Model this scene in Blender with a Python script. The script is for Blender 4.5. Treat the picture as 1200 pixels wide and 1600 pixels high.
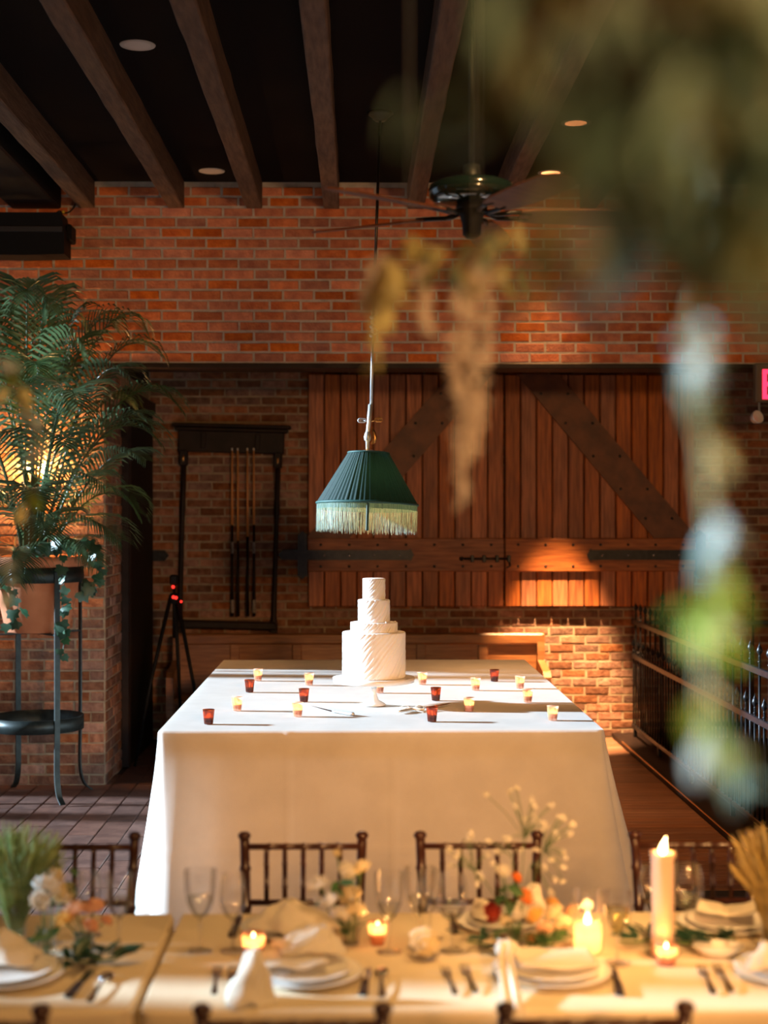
import bpy, math, random
from mathutils import Vector, Matrix, Euler, noise
random.seed(7)
PI = math.pi
scene = bpy.context.scene
for o in list(bpy.data.objects): bpy.data.objects.remove(o)
COL = scene.collection

# ---------------------------------------------------------------- camera
F = 2350.0; EYE = 1.92; TH = math.atan(39.0 / F); CX = 600.0; CY = 801.0
cd = bpy.data.cameras.new('camera'); cam = bpy.data.objects.new('camera', cd); COL.objects.link(cam)
cam.location = (0, 0, EYE); cam.rotation_euler = (PI / 2, 0, -TH)
cd.sensor_fit = 'VERTICAL'; cd.sensor_height = 56.0; cd.lens = F / 1600 * 56.0
cd.shift_y = 1.0 / 1600
cd.clip_start = 0.05; cd.clip_end = 100
cd.dof.use_dof = True; cd.dof.focus_distance = 7.9; cd.dof.aperture_fstop = cd.lens / 31.0
scene.camera = cam
scene.view_settings.view_transform = 'Standard'; scene.view_settings.look = 'None'
scene.view_settings.exposure = 0.0; scene.view_settings.gamma = 1.0
scene.view_settings.use_curve_mapping = False

def ray(px, py):
    u = (px - CX) / F; v = (py - CY) / F
    f = Vector((math.sin(TH), math.cos(TH), 0)); r = Vector((math.cos(TH), -math.sin(TH), 0))
    return f + u * r + Vector((0, 0, -v))
def at(px, py, Y):                      # photo pixel -> point on the upright plane y = Y
    d = ray(px, py); p = d * (Y / d.y); return Vector((p.x, p.y, p.z + EYE))
def onz(px, py, z):                     # photo pixel -> point on the level plane z
    d = ray(px, py); p = d * ((z - EYE) / d.z); return Vector((p.x, p.y, z))

# ---------------------------------------------------------------- light
w = bpy.data.worlds.new('world'); scene.world = w; w.use_nodes = True
bg = w.node_tree.nodes['Background']; bg.inputs[0].default_value = (0.62, 0.80, 1.0, 1); bg.inputs[1].default_value = 0.9
WARM = (1.0, 0.50, 0.19)
def lamp(kind, name, loc, power, color, **k):
    d = bpy.data.lights.new(name, kind); d.energy = power; d.color = color
    for a, b in k.items(): setattr(d, a, b)
    o = bpy.data.objects.new(name, d); COL.objects.link(o); o.location = loc; return o
sun = lamp('SUN', 'sun', (-8, 8, 6), 22.0, (0.66, 0.83, 1.0), angle=math.radians(2.2))
sun.rotation_euler = Vector((1.0, -0.09, -math.tan(math.radians(14.5)))).to_track_quat('-Z', 'Y').to_euler()
# warm lamps of the room behind the photographer
for i, (x, y, z, p) in enumerate([(1.9, -0.6, 3.0, 430)]):
    lamp('POINT', 'room_lamp', (x, y, z), p, (1.0, 0.54, 0.21), shadow_soft_size=0.25)
def spot(name, loc, tgt, power, half, blend=0.5, soft=0.05, color=WARM):
    o = lamp('SPOT', name, loc, power, color, spot_size=2 * half, spot_blend=blend, shadow_soft_size=soft)
    o.rotation_euler = (Vector(tgt) - Vector(loc)).to_track_quat('-Z', 'Y').to_euler(); return o

spot('fill_spot', (1.9, -0.6, 3.0), (0.3, 12.8, 2.6), 300, math.radians(21), .6, .25, (1.0, 0.52, 0.19))  # added spot at the room lamp, warms the doors and bulkhead
spot('fill_spot', (1.6, -1.5, 2.7), (0.15, 7.0, .50), 1750, math.radians(8.6), .7, .25, (1.0, .46, .15))  # added narrow spot that brightens the front of the cake table cloth

# ---------------------------------------------------------------- mesh builder
def T(o, label=None, cat=None, group=None, kind=None):
    if label: o['label'] = label
    if cat: o['category'] = cat
    if group: o['group'] = group
    if kind: o['kind'] = kind
    return o
def wloc(o):
    m = Matrix.Identity(4)
    while o: m = o.matrix_basis @ m; o = o.parent
    return m
def empty(name, loc=(0, 0, 0), rot=(0, 0, 0), label=None, cat=None, group=None, kind=None):
    o = bpy.data.objects.new(name, None); COL.objects.link(o); o.empty_display_size = 0.05
    o.location = loc; o.rotation_euler = rot
    return T(o, label, cat, group, kind)
class MB:
    def __init__(s): s.v = []; s.f = []; s.sm = []
    def add(s, vs, fs, smooth=False):
        n = len(s.v); s.v += [tuple(p) for p in vs]
        for f in fs: s.f.append(tuple(i + n for i in f)); s.sm.append(smooth)
        return s
    def box(s, a, b, m=None):
        (x0, y0, z0), (x1, y1, z1) = a, b
        p = [Vector(q) for q in ((x0,y0,z0),(x1,y0,z0),(x1,y1,z0),(x0,y1,z0),(x0,y0,z1),(x1,y0,z1),(x1,y1,z1),(x0,y1,z1))]
        if m: p = [m @ q for q in p]
        return s.add(p, [(0,3,2,1),(4,5,6,7),(0,1,5,4),(1,2,6,5),(2,3,7,6),(3,0,4,7)])
    def cbox(s, a, b, c=0.01, m=None):      # box with chamfered edges
        (x0, y0, z0), (x1, y1, z1) = a, b
        c = min(c, (x1-x0)*.45, (y1-y0)*.45, (z1-z0)*.45)
        P = []
        def q(z, i): return [(x0+i+c,y0+i,z),(x1-i-c,y0+i,z),(x1-i,y0+i+c,z),(x1-i,y1-i-c,z),(x1-i-c,y1-i,z),(x0+i+c,y1-i,z),(x0+i,y1-i-c,z),(x0+i,y0+i+c,z)]
        for z, i in ((z0, c), (z0+c, 0), (z1-c, 0), (z1, c)): P += q(z, i)
        fs = [tuple(reversed(range(8))), tuple(range(24, 32))]
        for k in range(3):
            for j in range(8): fs.append((k*8+j, k*8+(j+1)%8, k*8+8+(j+1)%8, k*8+8+j))
        P = [Vector(p) for p in P]
        if m: P = [m @ p for p in P]
        return s.add(P, fs)
    def lathe(s, prof, n=24, c=(0,0,0), m=None, smooth=True, caps=True, rfun=None):
        vs = []; fs = []
        for r, z in prof:
            for i in range(n):
                a = 2*PI*i/n; rr = r if rfun is None else r + rfun(a, z, r)
                vs.append(Vector((c[0]+rr*math.cos(a), c[1]+rr*math.sin(a), c[2]+z)))
        for k in range(len(prof)-1):
            for i in range(n):
                j = (i+1) % n; fs.append((k*n+i, k*n+j, (k+1)*n+j, (k+1)*n+i))
        if caps:
            if prof[0][0] > 1e-5: fs.append(tuple(reversed(range(n))))
            if prof[-1][0] > 1e-5: fs.append(tuple(range((len(prof)-1)*n, len(prof)*n)))
        if m: vs = [m @ p for p in vs]
        return s.add(vs, fs, smooth)
    def tube(s, pts, r, n=8, smooth=True, flat=None):
        pts = [Vector(p) for p in pts]; L = len(pts)
        rs = r if isinstance(r, (list, tuple)) else [r]*L
        vs = []; fs = []; up = Vector((0.123, 0.31, 0.94))
        prev = None
        for i, p in enumerate(pts):
            t = (pts[min(i+1, L-1)] - pts[max(i-1, 0)])
            t = t.normalized() if t.length > 1e-9 else Vector((0,0,1))
            a = (prev if prev is not None else (Vector((1,0,0)) if abs(t.x) < .8 else Vector((0,1,0))))
            a = (a - t*a.dot(t)); a = a.normalized() if a.length > 1e-6 else t.orthogonal().normalized()
            prev = a; b = t.cross(a)
            for k in range(n):
                an = 2*PI*k/n
                vs.append(p + rs[i]*(math.cos(an)*a + math.sin(an)*b*(flat or 1)))
        for i in range(L-1):
            for k in range(n):
                j = (k+1) % n; fs.append((i*n+k, i*n+j, (i+1)*n+j, (i+1)*n+k))
        fs.append(tuple(reversed(range(n)))); fs.append(tuple(range((L-1)*n, L*n)))
        return s.add(vs, fs, smooth)
    def prism(s, outline, y0, y1, m=None):      # outline in x,z, extruded along y
        n = len(outline)
        vs = [Vector((x, y0, z)) for x, z in outline] + [Vector((x, y1, z)) for x, z in outline]
        fs = [tuple(range(n)), tuple(reversed(range(n, 2*n)))]
        for i in range(n): j = (i+1) % n; fs.append((i, i+n, j+n, j))
        if m: vs = [m @ p for p in vs]
        return s.add(vs, fs)
    def grid(s, fn, nu, nv, smooth=True, m=None):
        vs = [Vector(fn(i/nu, j/nv)) for j in range(nv+1) for i in range(nu+1)]
        if m: vs = [m @ p for p in vs]
        fs = [(j*(nu+1)+i, j*(nu+1)+i+1, (j+1)*(nu+1)+i+1, (j+1)*(nu+1)+i) for j in range(nv) for i in range(nu)]
        return s.add(vs, fs, smooth)
    def sphere(s, c, r, n=12, k=8, sc=(1,1,1), m=None):
        pr = [(r*math.sin(PI*i/k)*1.0, -r*math.cos(PI*i/k)) for i in range(k+1)]
        pr[0] = (1e-4*r, -r); pr[-1] = (1e-4*r, r)
        t = MB().lathe(pr, n)
        M4 = Matrix.Translation(c) @ Matrix.Diagonal((*sc, 1))
        if m: M4 = m @ M4
        return s.add([M4 @ Vector(p) for p in t.v], t.f, True)
    def put(s, other, m):
        n = len(s.v); s.v += [tuple(m @ Vector(p)) for p in other.v]
        s.f += [tuple(i+n for i in f) for f in other.f]; s.sm += other.sm
        return s
    def mesh(s, name, mat):
        me = bpy.data.meshes.new(name); me.from_pydata(s.v, [], s.f)
        me.polygons.foreach_set('use_smooth', s.sm)
        if mat: me.materials.append(mat)
        me.update(); return me
    def build(s, name, mat, parent=None, world=False, base=None, label=None, cat=None, group=None, kind=None):
        if world and parent is not None:
            inv = wloc(parent).inverted(); s.v = [tuple(inv @ Vector(p)) for p in s.v]
        if base is not None and parent is None:
            b = Vector(base); s.v = [tuple(Vector(p) - b) for p in s.v]
        o = bpy.data.objects.new(name, s.mesh(name, mat)); COL.objects.link(o)
        if base is not None and parent is None: o.location = base
        if parent is not None: o.parent = parent
        return T(o, label, cat, group, kind)
def link(name, mesh, parent=None, loc=(0,0,0), rot=(0,0,0), scale=(1,1,1), label=None, cat=None, group=None):
    o = bpy.data.objects.new(name, mesh); COL.objects.link(o); o.location = loc; o.rotation_euler = rot; o.scale = scale
    if parent is not None: o.parent = parent
    return T(o, label, cat, group)
def copy_tree(o, parent=None, loc=None, rz=None, label=None, group=None):
    c = o.copy(); COL.objects.link(c); c.parent = parent
    if loc is not None: c.location = loc
    if rz is not None: c.rotation_euler = (0, 0, rz)
    if label: c['label'] = label
    if group: c['group'] = group
    for ch in o.children: copy_tree(ch, c)
    return c
def rotz(a): return Matrix.Rotation(a, 4, 'Z')
def TR(*p): return Matrix.Translation(p if len(p) > 1 else p[0])
def subsurf(o, n=1):
    m = o.modifiers.new('smooth', 'SUBSURF'); m.levels = n; m.render_levels = n; return o
def solid(o, t):
    m = o.modifiers.new('thick', 'SOLIDIFY'); m.thickness = t; m.offset = 0; return o
def bez(p0, p1, p2, n):
    p0, p1, p2 = Vector(p0), Vector(p1), Vector(p2)
    return [(1-t)**2*p0 + 2*t*(1-t)*p1 + t*t*p2 for t in [i/n for i in range(n+1)]]
def catmull(P, n=6):
    P = [Vector(p) for p in P]; Q = [2*P[0]-P[1]] + P + [2*P[-1]-P[-2]]; out = []
    for i in range(1, len(Q)-2):
        for k in range(n):
            t = k/n; a, b, c, d = Q[i-1], Q[i], Q[i+1], Q[i+2]
            out.append(0.5*((2*b) + (c-a)*t + (2*a-5*b+4*c-d)*t*t + (3*b-a-3*c+d)*t**3))
    return out + [P[-1]]

# ---------------------------------------------------------------- materials
MC = {}
def mat(name, c1, c2=None, rough=0.6, metal=0.0, scale=8.0, stretch=(1,1,1), bump=0.0, bscale=None, rnd=0.0, island=False,
        transl=0.0, spec=0.5, coat=0.0, emit=None, detail=4.0, contrast=(0.35, 0.65), sss=0.0):
    if name in MC: return MC[name]
    m = bpy.data.materials.new(name); m.use_nodes = True; nt = m.node_tree; N = nt.nodes; Lk = nt.links
    b = N['Principled BSDF']; out = N['Material Output']
    b.inputs['Roughness'].default_value = rough; b.inputs['Metallic'].default_value = metal
    b.inputs['Specular IOR Level'].default_value = spec; b.inputs['Coat Weight'].default_value = coat
    tc = N.new('ShaderNodeTexCoord'); mp = N.new('ShaderNodeMapping'); mp.inputs['Scale'].default_value = stretch
    Lk.new(tc.outputs['Object'], mp.inputs['Vector'])
    col = None
    if c2 is not None:
        nz = N.new('ShaderNodeTexNoise'); nz.inputs['Scale'].default_value = scale; nz.inputs['Detail'].default_value = detail
        Lk.new(mp.outputs[0], nz.inputs['Vector'])
        if rnd:
            oi = N.new('ShaderNodeObjectInfo'); cm = N.new('ShaderNodeCombineXYZ'); mu = N.new('ShaderNodeMath'); mu.operation = 'MULTIPLY'; mu.inputs[1].default_value = 57.0
            Lk.new(oi.outputs['Random'], mu.inputs[0]); Lk.new(mu.outputs[0], cm.inputs[0]); Lk.new(mu.outputs[0], cm.inputs[1]); Lk.new(cm.outputs[0], mp.inputs['Location'])
        rp = N.new('ShaderNodeValToRGB'); rp.color_ramp.elements[0].position = contrast[0]; rp.color_ramp.elements[1].position = contrast[1]
        rp.color_ramp.elements[0].color = (*c1, 1); rp.color_ramp.elements[1].color = (*c2, 1)
        Lk.new(nz.outputs['Fac'], rp.inputs[0]); col = rp.outputs[0]
    else:
        rg = N.new('ShaderNodeRGB'); rg.outputs[0].default_value = (*c1, 1); col = rg.outputs[0]
    if rnd:
        if island:
            g = N.new('ShaderNodeNewGeometry'); src = g.outputs['Random Per Island']
        else:
            oi2 = N.new('ShaderNodeObjectInfo'); src = oi2.outputs['Random']
        mr = N.new('ShaderNodeMapRange'); mr.inputs['To Min'].default_value = 1 - rnd; mr.inputs['To Max'].default_value = 1 + rnd
        Lk.new(src, mr.inputs['Value'])
        h = N.new('ShaderNodeHueSaturation'); Lk.new(mr.outputs[0], h.inputs['Value'])
        m2 = N.new('ShaderNodeMath'); m2.operation = 'FRACT'; m3 = N.new('ShaderNodeMath'); m3.operation = 'MULTIPLY'; m3.inputs[1].default_value = 7.31
        Lk.new(src, m3.inputs[0]); Lk.new(m3.outputs[0], m2.inputs[0])
        mr2 = N.new('ShaderNodeMapRange'); mr2.inputs['To Min'].default_value = 1 - rnd*.6; mr2.inputs['To Max'].default_value = 1 + rnd*.25
        Lk.new(m2.outputs[0], mr2.inputs['Value']); Lk.new(mr2.outputs[0], h.inputs['Saturation'])
        Lk.new(col, h.inputs['Color']); col = h.outputs[0]
    Lk.new(col, b.inputs['Base Color'])
    if bump:
        nb = N.new('ShaderNodeTexNoise'); nb.inputs['Scale'].default_value = bscale or scale*3; nb.inputs['Detail'].default_value = 6
        Lk.new(mp.outputs[0], nb.inputs['Vector'])
        bp = N.new('ShaderNodeBump'); bp.inputs['Strength'].default_value = bump; bp.inputs['Distance'].default_value = 0.01
        Lk.new(nb.outputs['Fac'], bp.inputs['Height']); Lk.new(bp.outputs[0], b.inputs['Normal'])
    if emit:
        b.inputs['Emission Color'].default_value = (*emit[0], 1); b.inputs['Emission Strength'].default_value = emit[1]
    if sss:
        b.inputs['Subsurface Weight'].default_value = sss; b.inputs['Subsurface Radius'].default_value = (0.02, 0.012, 0.006)
    if transl:
        t = N.new('ShaderNodeBsdfTranslucent'); Lk.new(col, t.inputs['Color']); mx = N.new('ShaderNodeMixShader'); mx.inputs[0].default_value = transl
        Lk.new(b.outputs[0], mx.inputs[1]); Lk.new(t.outputs[0], mx.inputs[2]); Lk.new(mx.outputs[0], out.inputs['Surface'])
    MC[name] = m; return m
def glassmat(name, tint=(1,1,1), gloss=0.10, rough=0.02, transl=0.0, tcol=None):
    if name in MC: return MC[name]
    m = bpy.data.materials.new(name); m.use_nodes = True; nt = m.node_tree; N = nt.nodes; Lk = nt.links
    N.remove(N['Principled BSDF']); out = N['Material Output']
    tr = N.new('ShaderNodeBsdfTransparent'); tr.inputs[0].default_value = (*tint, 1)
    gl = N.new('ShaderNodeBsdfGlossy'); gl.inputs['Roughness'].default_value = rough
    lw = N.new('ShaderNodeLayerWeight'); lw.inputs[0].default_value = 0.35
    mr = N.new('ShaderNodeMapRange'); mr.inputs['To Min'].default_value = gloss*.5; mr.inputs['To Max'].default_value = min(1, gloss*3.2)
    Lk.new(lw.outputs['Fresnel'], mr.inputs['Value'])
    base = tr.outputs[0]
    if transl:
        t = N.new('ShaderNodeBsdfTranslucent'); t.inputs[0].default_value = (*(tcol or tint), 1)
        mx0 = N.new('ShaderNodeMixShader'); mx0.inputs[0].default_value = transl; Lk.new(base, mx0.inputs[1]); Lk.new(t.outputs[0], mx0.inputs[2]); base = mx0.outputs[0]
    mx = N.new('ShaderNodeMixShader'); Lk.new(mr.outputs[0], mx.inputs[0]); Lk.new(base, mx.inputs[1]); Lk.new(gl.outputs[0], mx.inputs[2])
    Lk.new(mx.outputs[0], out.inputs['Surface']); MC[name] = m; return m
def emat(name, c, s):
    if name in MC: return MC[name]
    m = bpy.data.materials.new(name); m.use_nodes = True; nt = m.node_tree; N = nt.nodes
    N.remove(N['Principled BSDF']); e = N.new('ShaderNodeEmission'); e.inputs[0].default_value = (*c, 1); e.inputs[1].default_value = s
    nt.links.new(e.outputs[0], N['Material Output'].inputs['Surface']); MC[name] = m; return m
BRICK_U = dict(c1=(0.42,0.095,0.026), c2=(0.60,0.165,0.045), rough=0.85, scale=14, bump=0.5, bscale=60, rnd=0.30)
BRICK_L = dict(c1=(0.21,0.072,0.032), c2=(0.36,0.155,0.078), rough=0.9, scale=18, bump=0.9, bscale=50, rnd=0.45)
m_bu = mat('brick_red', **BRICK_U); m_bu_i = mat('brick_red_many', island=True, **BRICK_U)
m_bl = mat('brick_old', **BRICK_L); m_bl_i = mat('brick_old_many', island=True, **BRICK_L)
m_mortar = mat('mortar', (0.44,0.38,0.30), (0.56,0.48,0.39), rough=0.95, scale=20, bump=0.4)
m_mortar2 = mat('mortar_old', (0.30,0.23,0.15), (0.42,0.33,0.22), rough=0.95, scale=20, bump=0.4)
m_ceil = mat('ceiling_black', (0.006,0.004,0.004), rough=0.9, spec=.1)
m_beam = mat('beam_wood', (0.058,0.027,0.014), (0.115,0.060,0.033), rough=0.75, scale=9, stretch=(4,0.5,4), bump=0.6, bscale=14, rnd=0.15)
m_black = mat('black_paint', (0.006,0.006,0.007), rough=0.6, spec=.2)
m_iron = mat('black_iron', (0.016,0.017,0.02), (0.028,0.03,0.034), rough=0.36, metal=0.6, scale=30)
m_iron2 = mat('wrought_iron_green', (0.018,0.026,0.026), (0.03,0.042,0.04), rough=0.45, metal=0.5, scale=30)
m_door = mat('barn_boards', (0.27,0.066,0.013), (0.54,0.15,0.028), rough=0.5, scale=10, stretch=(5,5,0.35), bump=0.35, bscale=14, rnd=0.22)
m_rail = mat('barn_rail', (0.22,0.056,0.013), (0.42,0.125,0.028), rough=0.5, scale=9, stretch=(0.5,4,5), bump=0.35, bscale=14, rnd=0.12)
m_brace = mat('barn_brace', (0.11,0.032,0.010), (0.20,0.062,0.018), rough=0.5, scale=9, stretch=(0.9,4,0.9), bump=0.35, bscale=14)
m_bench = mat('bench_oak', (0.20,0.075,0.025), (0.34,0.14,0.05), rough=0.35, scale=9, stretch=(0.5,4,6), bump=0.2, rnd=0.15)
m_rack = mat('rack_wood', (0.012,0.006,0.005), (0.024,0.012,0.009), rough=0.5, scale=8, spec=.25)
m_linen = mat('white_linen', (0.80,0.76,0.70), (0.86,0.82,0.76), rough=0.85, scale=6, bump=0.12, bscale=260, transl=0.28)
m_linen2 = mat('front_linen', (0.82,0.70,0.50), (0.86,0.75,0.55), rough=0.85, scale=5, bump=0.10, bscale=220, transl=0.15)
m_napkin = mat('napkin_linen', (0.84,0.78,0.66), (0.88,0.82,0.72), rough=0.9, scale=9, bump=0.12, bscale=120, transl=0.25)
m_cake = mat('icing', (0.86,0.84,0.80), (0.90,0.88,0.84), rough=0.5, scale=5, sss=0.15)
m_china = mat('white_china', (0.84,0.83,0.80), rough=0.18)
m_steel = mat('steel', (0.75,0.75,0.76), rough=0.18, metal=1.0)
m_silver = mat('old_silver', (0.62,0.66,0.68), rough=0.4, metal=0.6)
m_brass = mat('brass', (0.75,0.42,0.16), rough=0.3, metal=1.0)
m_chair = mat('chair_mahogany', (0.034,0.010,0.006), (0.055,0.017,0.010), rough=0.3, scale=12, coat=0.4)
m_terra = mat('terracotta', (0.42,0.13,0.05), (0.52,0.19,0.08), rough=0.85, scale=5, bump=0.2)
m_palm = mat('palm_leaf', (0.038,0.085,0.034), (0.09,0.155,0.062), rough=0.36, scale=4, rnd=0.35, transl=0.22)
m_ivy = mat('ivy_leaf', (0.012,0.055,0.028), (0.035,0.11,0.05), rough=0.4, scale=40, rnd=0.4, transl=0.15)
m_paver = mat('floor_paver', (0.085,0.036,0.025), (0.14,0.065,0.045), rough=0.55, scale=9, bump=0.25, rnd=0.18)
m_board = mat('floor_board', (0.15,0.055,0.025), (0.25,0.10,0.04), rough=0.45, scale=9, stretch=(0.5,5,5), bump=0.25, rnd=0.18)
m_subfloor = mat('floor_joint', (0.03,0.018,0.014), rough=0.9)
m_plaster = mat('plaster_warm', (0.30,0.19,0.12), (0.36,0.23,0.15), rough=0.9, scale=3)
m_wax = mat('wax', (0.74,0.54,0.39), rough=0.5, sss=0.2, transl=.35)
m_wick = mat('wick', (0.01,0.01,0.01))
m_flame = emat('flame', (1.0,0.62,0.24), 24.0)
m_glass = glassmat('clear_glass', (0.995,0.995,0.995), 0.16)
m_water = glassmat('water', (0.93,0.94,0.92), 0.10)
# ================================================================ SETTING
CEIL = 4.255; YB = 12.84; YU = 10.64; XP = -1.79; XL = -5.0; XR = 5.2; YN = -4.0; ZU = 2.975
# ---- bricks
def brick_mesh(name, L, D, H, matr, seed):
    r = random.Random(seed); j = lambda a=0.0025: r.uniform(-a, a)
    c = 0.004; v = []
    for y, i in ((D, 0), (c*1.3, 0), (0, c)):
        for sx, sz in ((-1,-1),(1,-1),(1,1),(-1,1)):
            v.append((sx*(L/2-i)+j(), y + (j(0.0015) if y < D else 0), sz*(H/2-i)+j(0.002)))
    fs = [(8,9,10,11)]
    for k in (0, 4):
        for i in range(4): n = (i+1) % 4; fs.append((k+i, k+n, k+4+n, k+4+i))
    return MB().add(v, fs), L
def lay_bricks(parent, mats, u0, u1, z0, z1, pitch, course, place, show=None, limit=300, jit=0.002, joint=0.010, seed=1, off=0.0):
    """courses of separate bricks on the wall `parent`; place(u, z) -> (matrix) of a brick centre"""
    r = random.Random(seed)
    protos = [brick_mesh('brick', pitch-joint, 0.03, course-joint, None, seed*10+k)[0] for k in range(5)]
    meshes = [p.mesh('brick', mats[0]) for p in protos]
    rest = MB(); cnt = 0; todo = []
    n = int((z1-z0)/course + 0.5)
    for i in range(n):
        z = z0 + (i+0.5)*course
        u = u0 - pitch + (off + (0.5 if i % 2 else 0.0) + r.uniform(-.04, .04))*pitch
        while u < u1:
            a = max(u, u0); b = min(u+pitch, u1)
            if b-a > 0.045: todo.append(((a+b)/2, z, (b-a-joint)/(pitch-joint)))
            u += pitch
    todo2 = sorted(todo, key=lambda t: 0 if (show is None or show(t[0], t[1])) else 1)
    for u, z, s in todo2:
        m = place(u, z) @ Matrix.Translation((0, r.uniform(-jit, jit), 0)) @ Matrix.Rotation(r.uniform(-.006,.006), 4, 'Y') @ Matrix.Diagonal((s, 1, 1, 1))
        k = r.randrange(5)
        if cnt < limit and (show is None or show(u, z)):
            o = bpy.data.objects.new('brick', meshes[k]); COL.objects.link(o); o.parent = parent; o.matrix_basis = m; cnt += 1
        else: rest.put(protos[k], m)
    if rest.v: rest.build('brickwork', mats[1], parent, kind='stuff')

# ---- floor
floor = MB().box((XL-.2, YN-.2, -0.20), (XR+.2, YB+.2, -0.012)).build('floor', m_subfloor, kind='structure')
pv = MB().cbox((-0.0825, -0.30, -0.02), (0.0825, 0.30, 0.0), 0.004).mesh('paver', m_paver)
for i in range(12):
    x = XP - 0.9 + i*0.172; st = random.uniform(0, .6)
    for k in range(-1, 9):
        yc = 8.2 + st + k*0.61 - .6
        if yc > 12.5 or yc < 7.2: continue
        if x < XP + .05 and yc > 10.95: continue
        link('paver', pv, floor, (x, yc, random.uniform(-.0015, .0015)))
fb = MB().cbox((0, -0.043, -0.02), (1.6, 0.043, 0.0), 0.003).mesh('floor_board', m_board)
for k in range(58):
    y = 7.7 + k*0.0885
    if y > YB-.05: break
    link('floor_board', fb, floor, (0.56, y, random.uniform(-.001, .001)))
MB().box((XL, YN, -0.013), (XR, 7.0, -0.002)).build('near_paving', m_paver, floor)
# ---- ceiling, joists
MB().box((XL-.2, YN-.2, CEIL), (XR+.2, YB+.2, CEIL+.1)).build('ceiling', m_ceil, kind='structure')
for i, x in enumerate([-1.92, -1.29, -0.74, -0.195, 0.40, 1.02, 1.62, 2.22, 2.82]):
    mb = MB(); n = 40; r = random.Random(i)
    w0 = 0.057; ring = []
    for k in range(n+1):
        y = 0.0 + (YU+.02)*k/n; e = [r.uniform(-.003, .003) for _ in range(6)]
        ring.append([(x-w0+e[0], y, CEIL+.01), (x-w0+e[1], y, 4.075+e[2]), (x-w0+.008+e[1], y, 4.068+e[2]), (x+w0-.008+e[3], y, 4.068+e[4]), (x+w0+e[3], y, 4.075+e[4]), (x+w0+e[5], y, CEIL+.01)])
    vs = [p for q in ring for p in q]; fs = []
    for k in range(n):
        for j in range(5): fs.append((k*6+j, k*6+6+j, k*6+7+j, k*6+j+1))
    fs += [(0,1,2,3,4,5), tuple(n*6+j for j in (5,4,3,2,1,0))]
    mb.add(vs, fs)
    mb.build('ceiling_joist', m_beam, base=(x, YU, 4.07), label='rough dark brown wooden ceiling joist, ' + ['next to', 'second from', 'third from', 'fourth from', 'fifth from', 'sixth from', 'seventh from', 'eighth from', 'ninth from'][i] + ' the wide black girder', cat='beam', group='wooden ceiling joists')
MB().cbox((-2.45, 0, 4.06), (-2.10, YU+.01, CEIL+.005), 0.012).build('steel_girder', m_black, base=(-2.27, YU, 4.06), label='wide black painted girder above the black speaker', cat='beam')
# ---- back wall, alcove, bulkhead, pier
wb = MB().box((XP-.02, YB, -.05), (XR, YB+.2, CEIL)).build('wall_back', m_mortar2, kind='structure')
def vis_b(u, z):
    p = 561 + u*183; q = 801 - (z-EYE)*183
    if q < 575: return False
    if 484 < p < 1080 and q < 946: return False
    if 225 < p < 842 and q > 994: return False
    if p > 1215 or q > 1150: return False
    return True
lay_bricks(wb, (m_bl, m_bl_i), XP, 3.6, 0.0, 3.3, 0.213, 0.0727, lambda u, z: TR(u, YB-.005, z), vis_b, 300, 0.003, 0.014, 3)
wu = MB().box((XL, YU, ZU), (XR, YU+.28, CEIL)).build('wall_bulkhead', m_mortar, kind='structure')
def vis_u(u, z):
    p = 561 + u*221; q = 801 - (z-EYE)*221
    return -5 < p < 900 and not (p < 90 and q > 410) and not (p < 100 and q < 400)
lay_bricks(wu, (m_bu, m_bu_i), -2.7, 3.3, ZU+.004, CEIL+.001, 0.217, 0.0733, lambda u, z: TR(u, YU-.0035, z), vis_u, 300, 0.0015, 0.0125, 5)
MB().cbox((XP-.5, YU-.012, ZU-.034), (XR, YU+.30, ZU-.001), .004).build('trim_1', m_rack, kind='structure')
wp = MB().box((XL, YU, -.05), (XP, YB+.2, ZU-.001)).build('wall_pier', m_mortar2, kind='structure')
lay_bricks(wp, (m_bl, m_bl_i), -2.75, XP-.002, 0.0, ZU-.03, 0.213, 0.0733, lambda u, z: TR(u, YU-.006, z), lambda u, z: z < 2.6, 205, 0.004, 0.011, 8)
lay_bricks(wp, (m_bl, m_bl_i), YU+.0, 11.34, 0.0, ZU-.03, 0.213, 0.0733, lambda u, z: TR(XP+.006, u, z) @ rotz(PI/2), lambda u, z: 0.1 < z < 2.4, 95, 0.004, 0.011, 9, off=.45)
MB().box((XL, YU+.28, ZU), (XP, YB+.2, CEIL)).build('wall_left_alcove', m_black, kind='structure')
# dark side door of the alcove
dd = empty('door_1', (XP+.02, 12.06, 0), kind='structure')
MB().cbox((-.02, -.70, 0), (.03, .68, 2.75), .01).build('door_panel', m_black, dd)
MB().cbox((-.02, -.74, 0), (.05, -.66, 2.85), .01).build('door_jamb', m_rack, dd)
MB().cbox((-.02, -.66, 2.75), (.05, .70, 2.85), .01).build('door_head', m_rack, dd)
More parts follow.
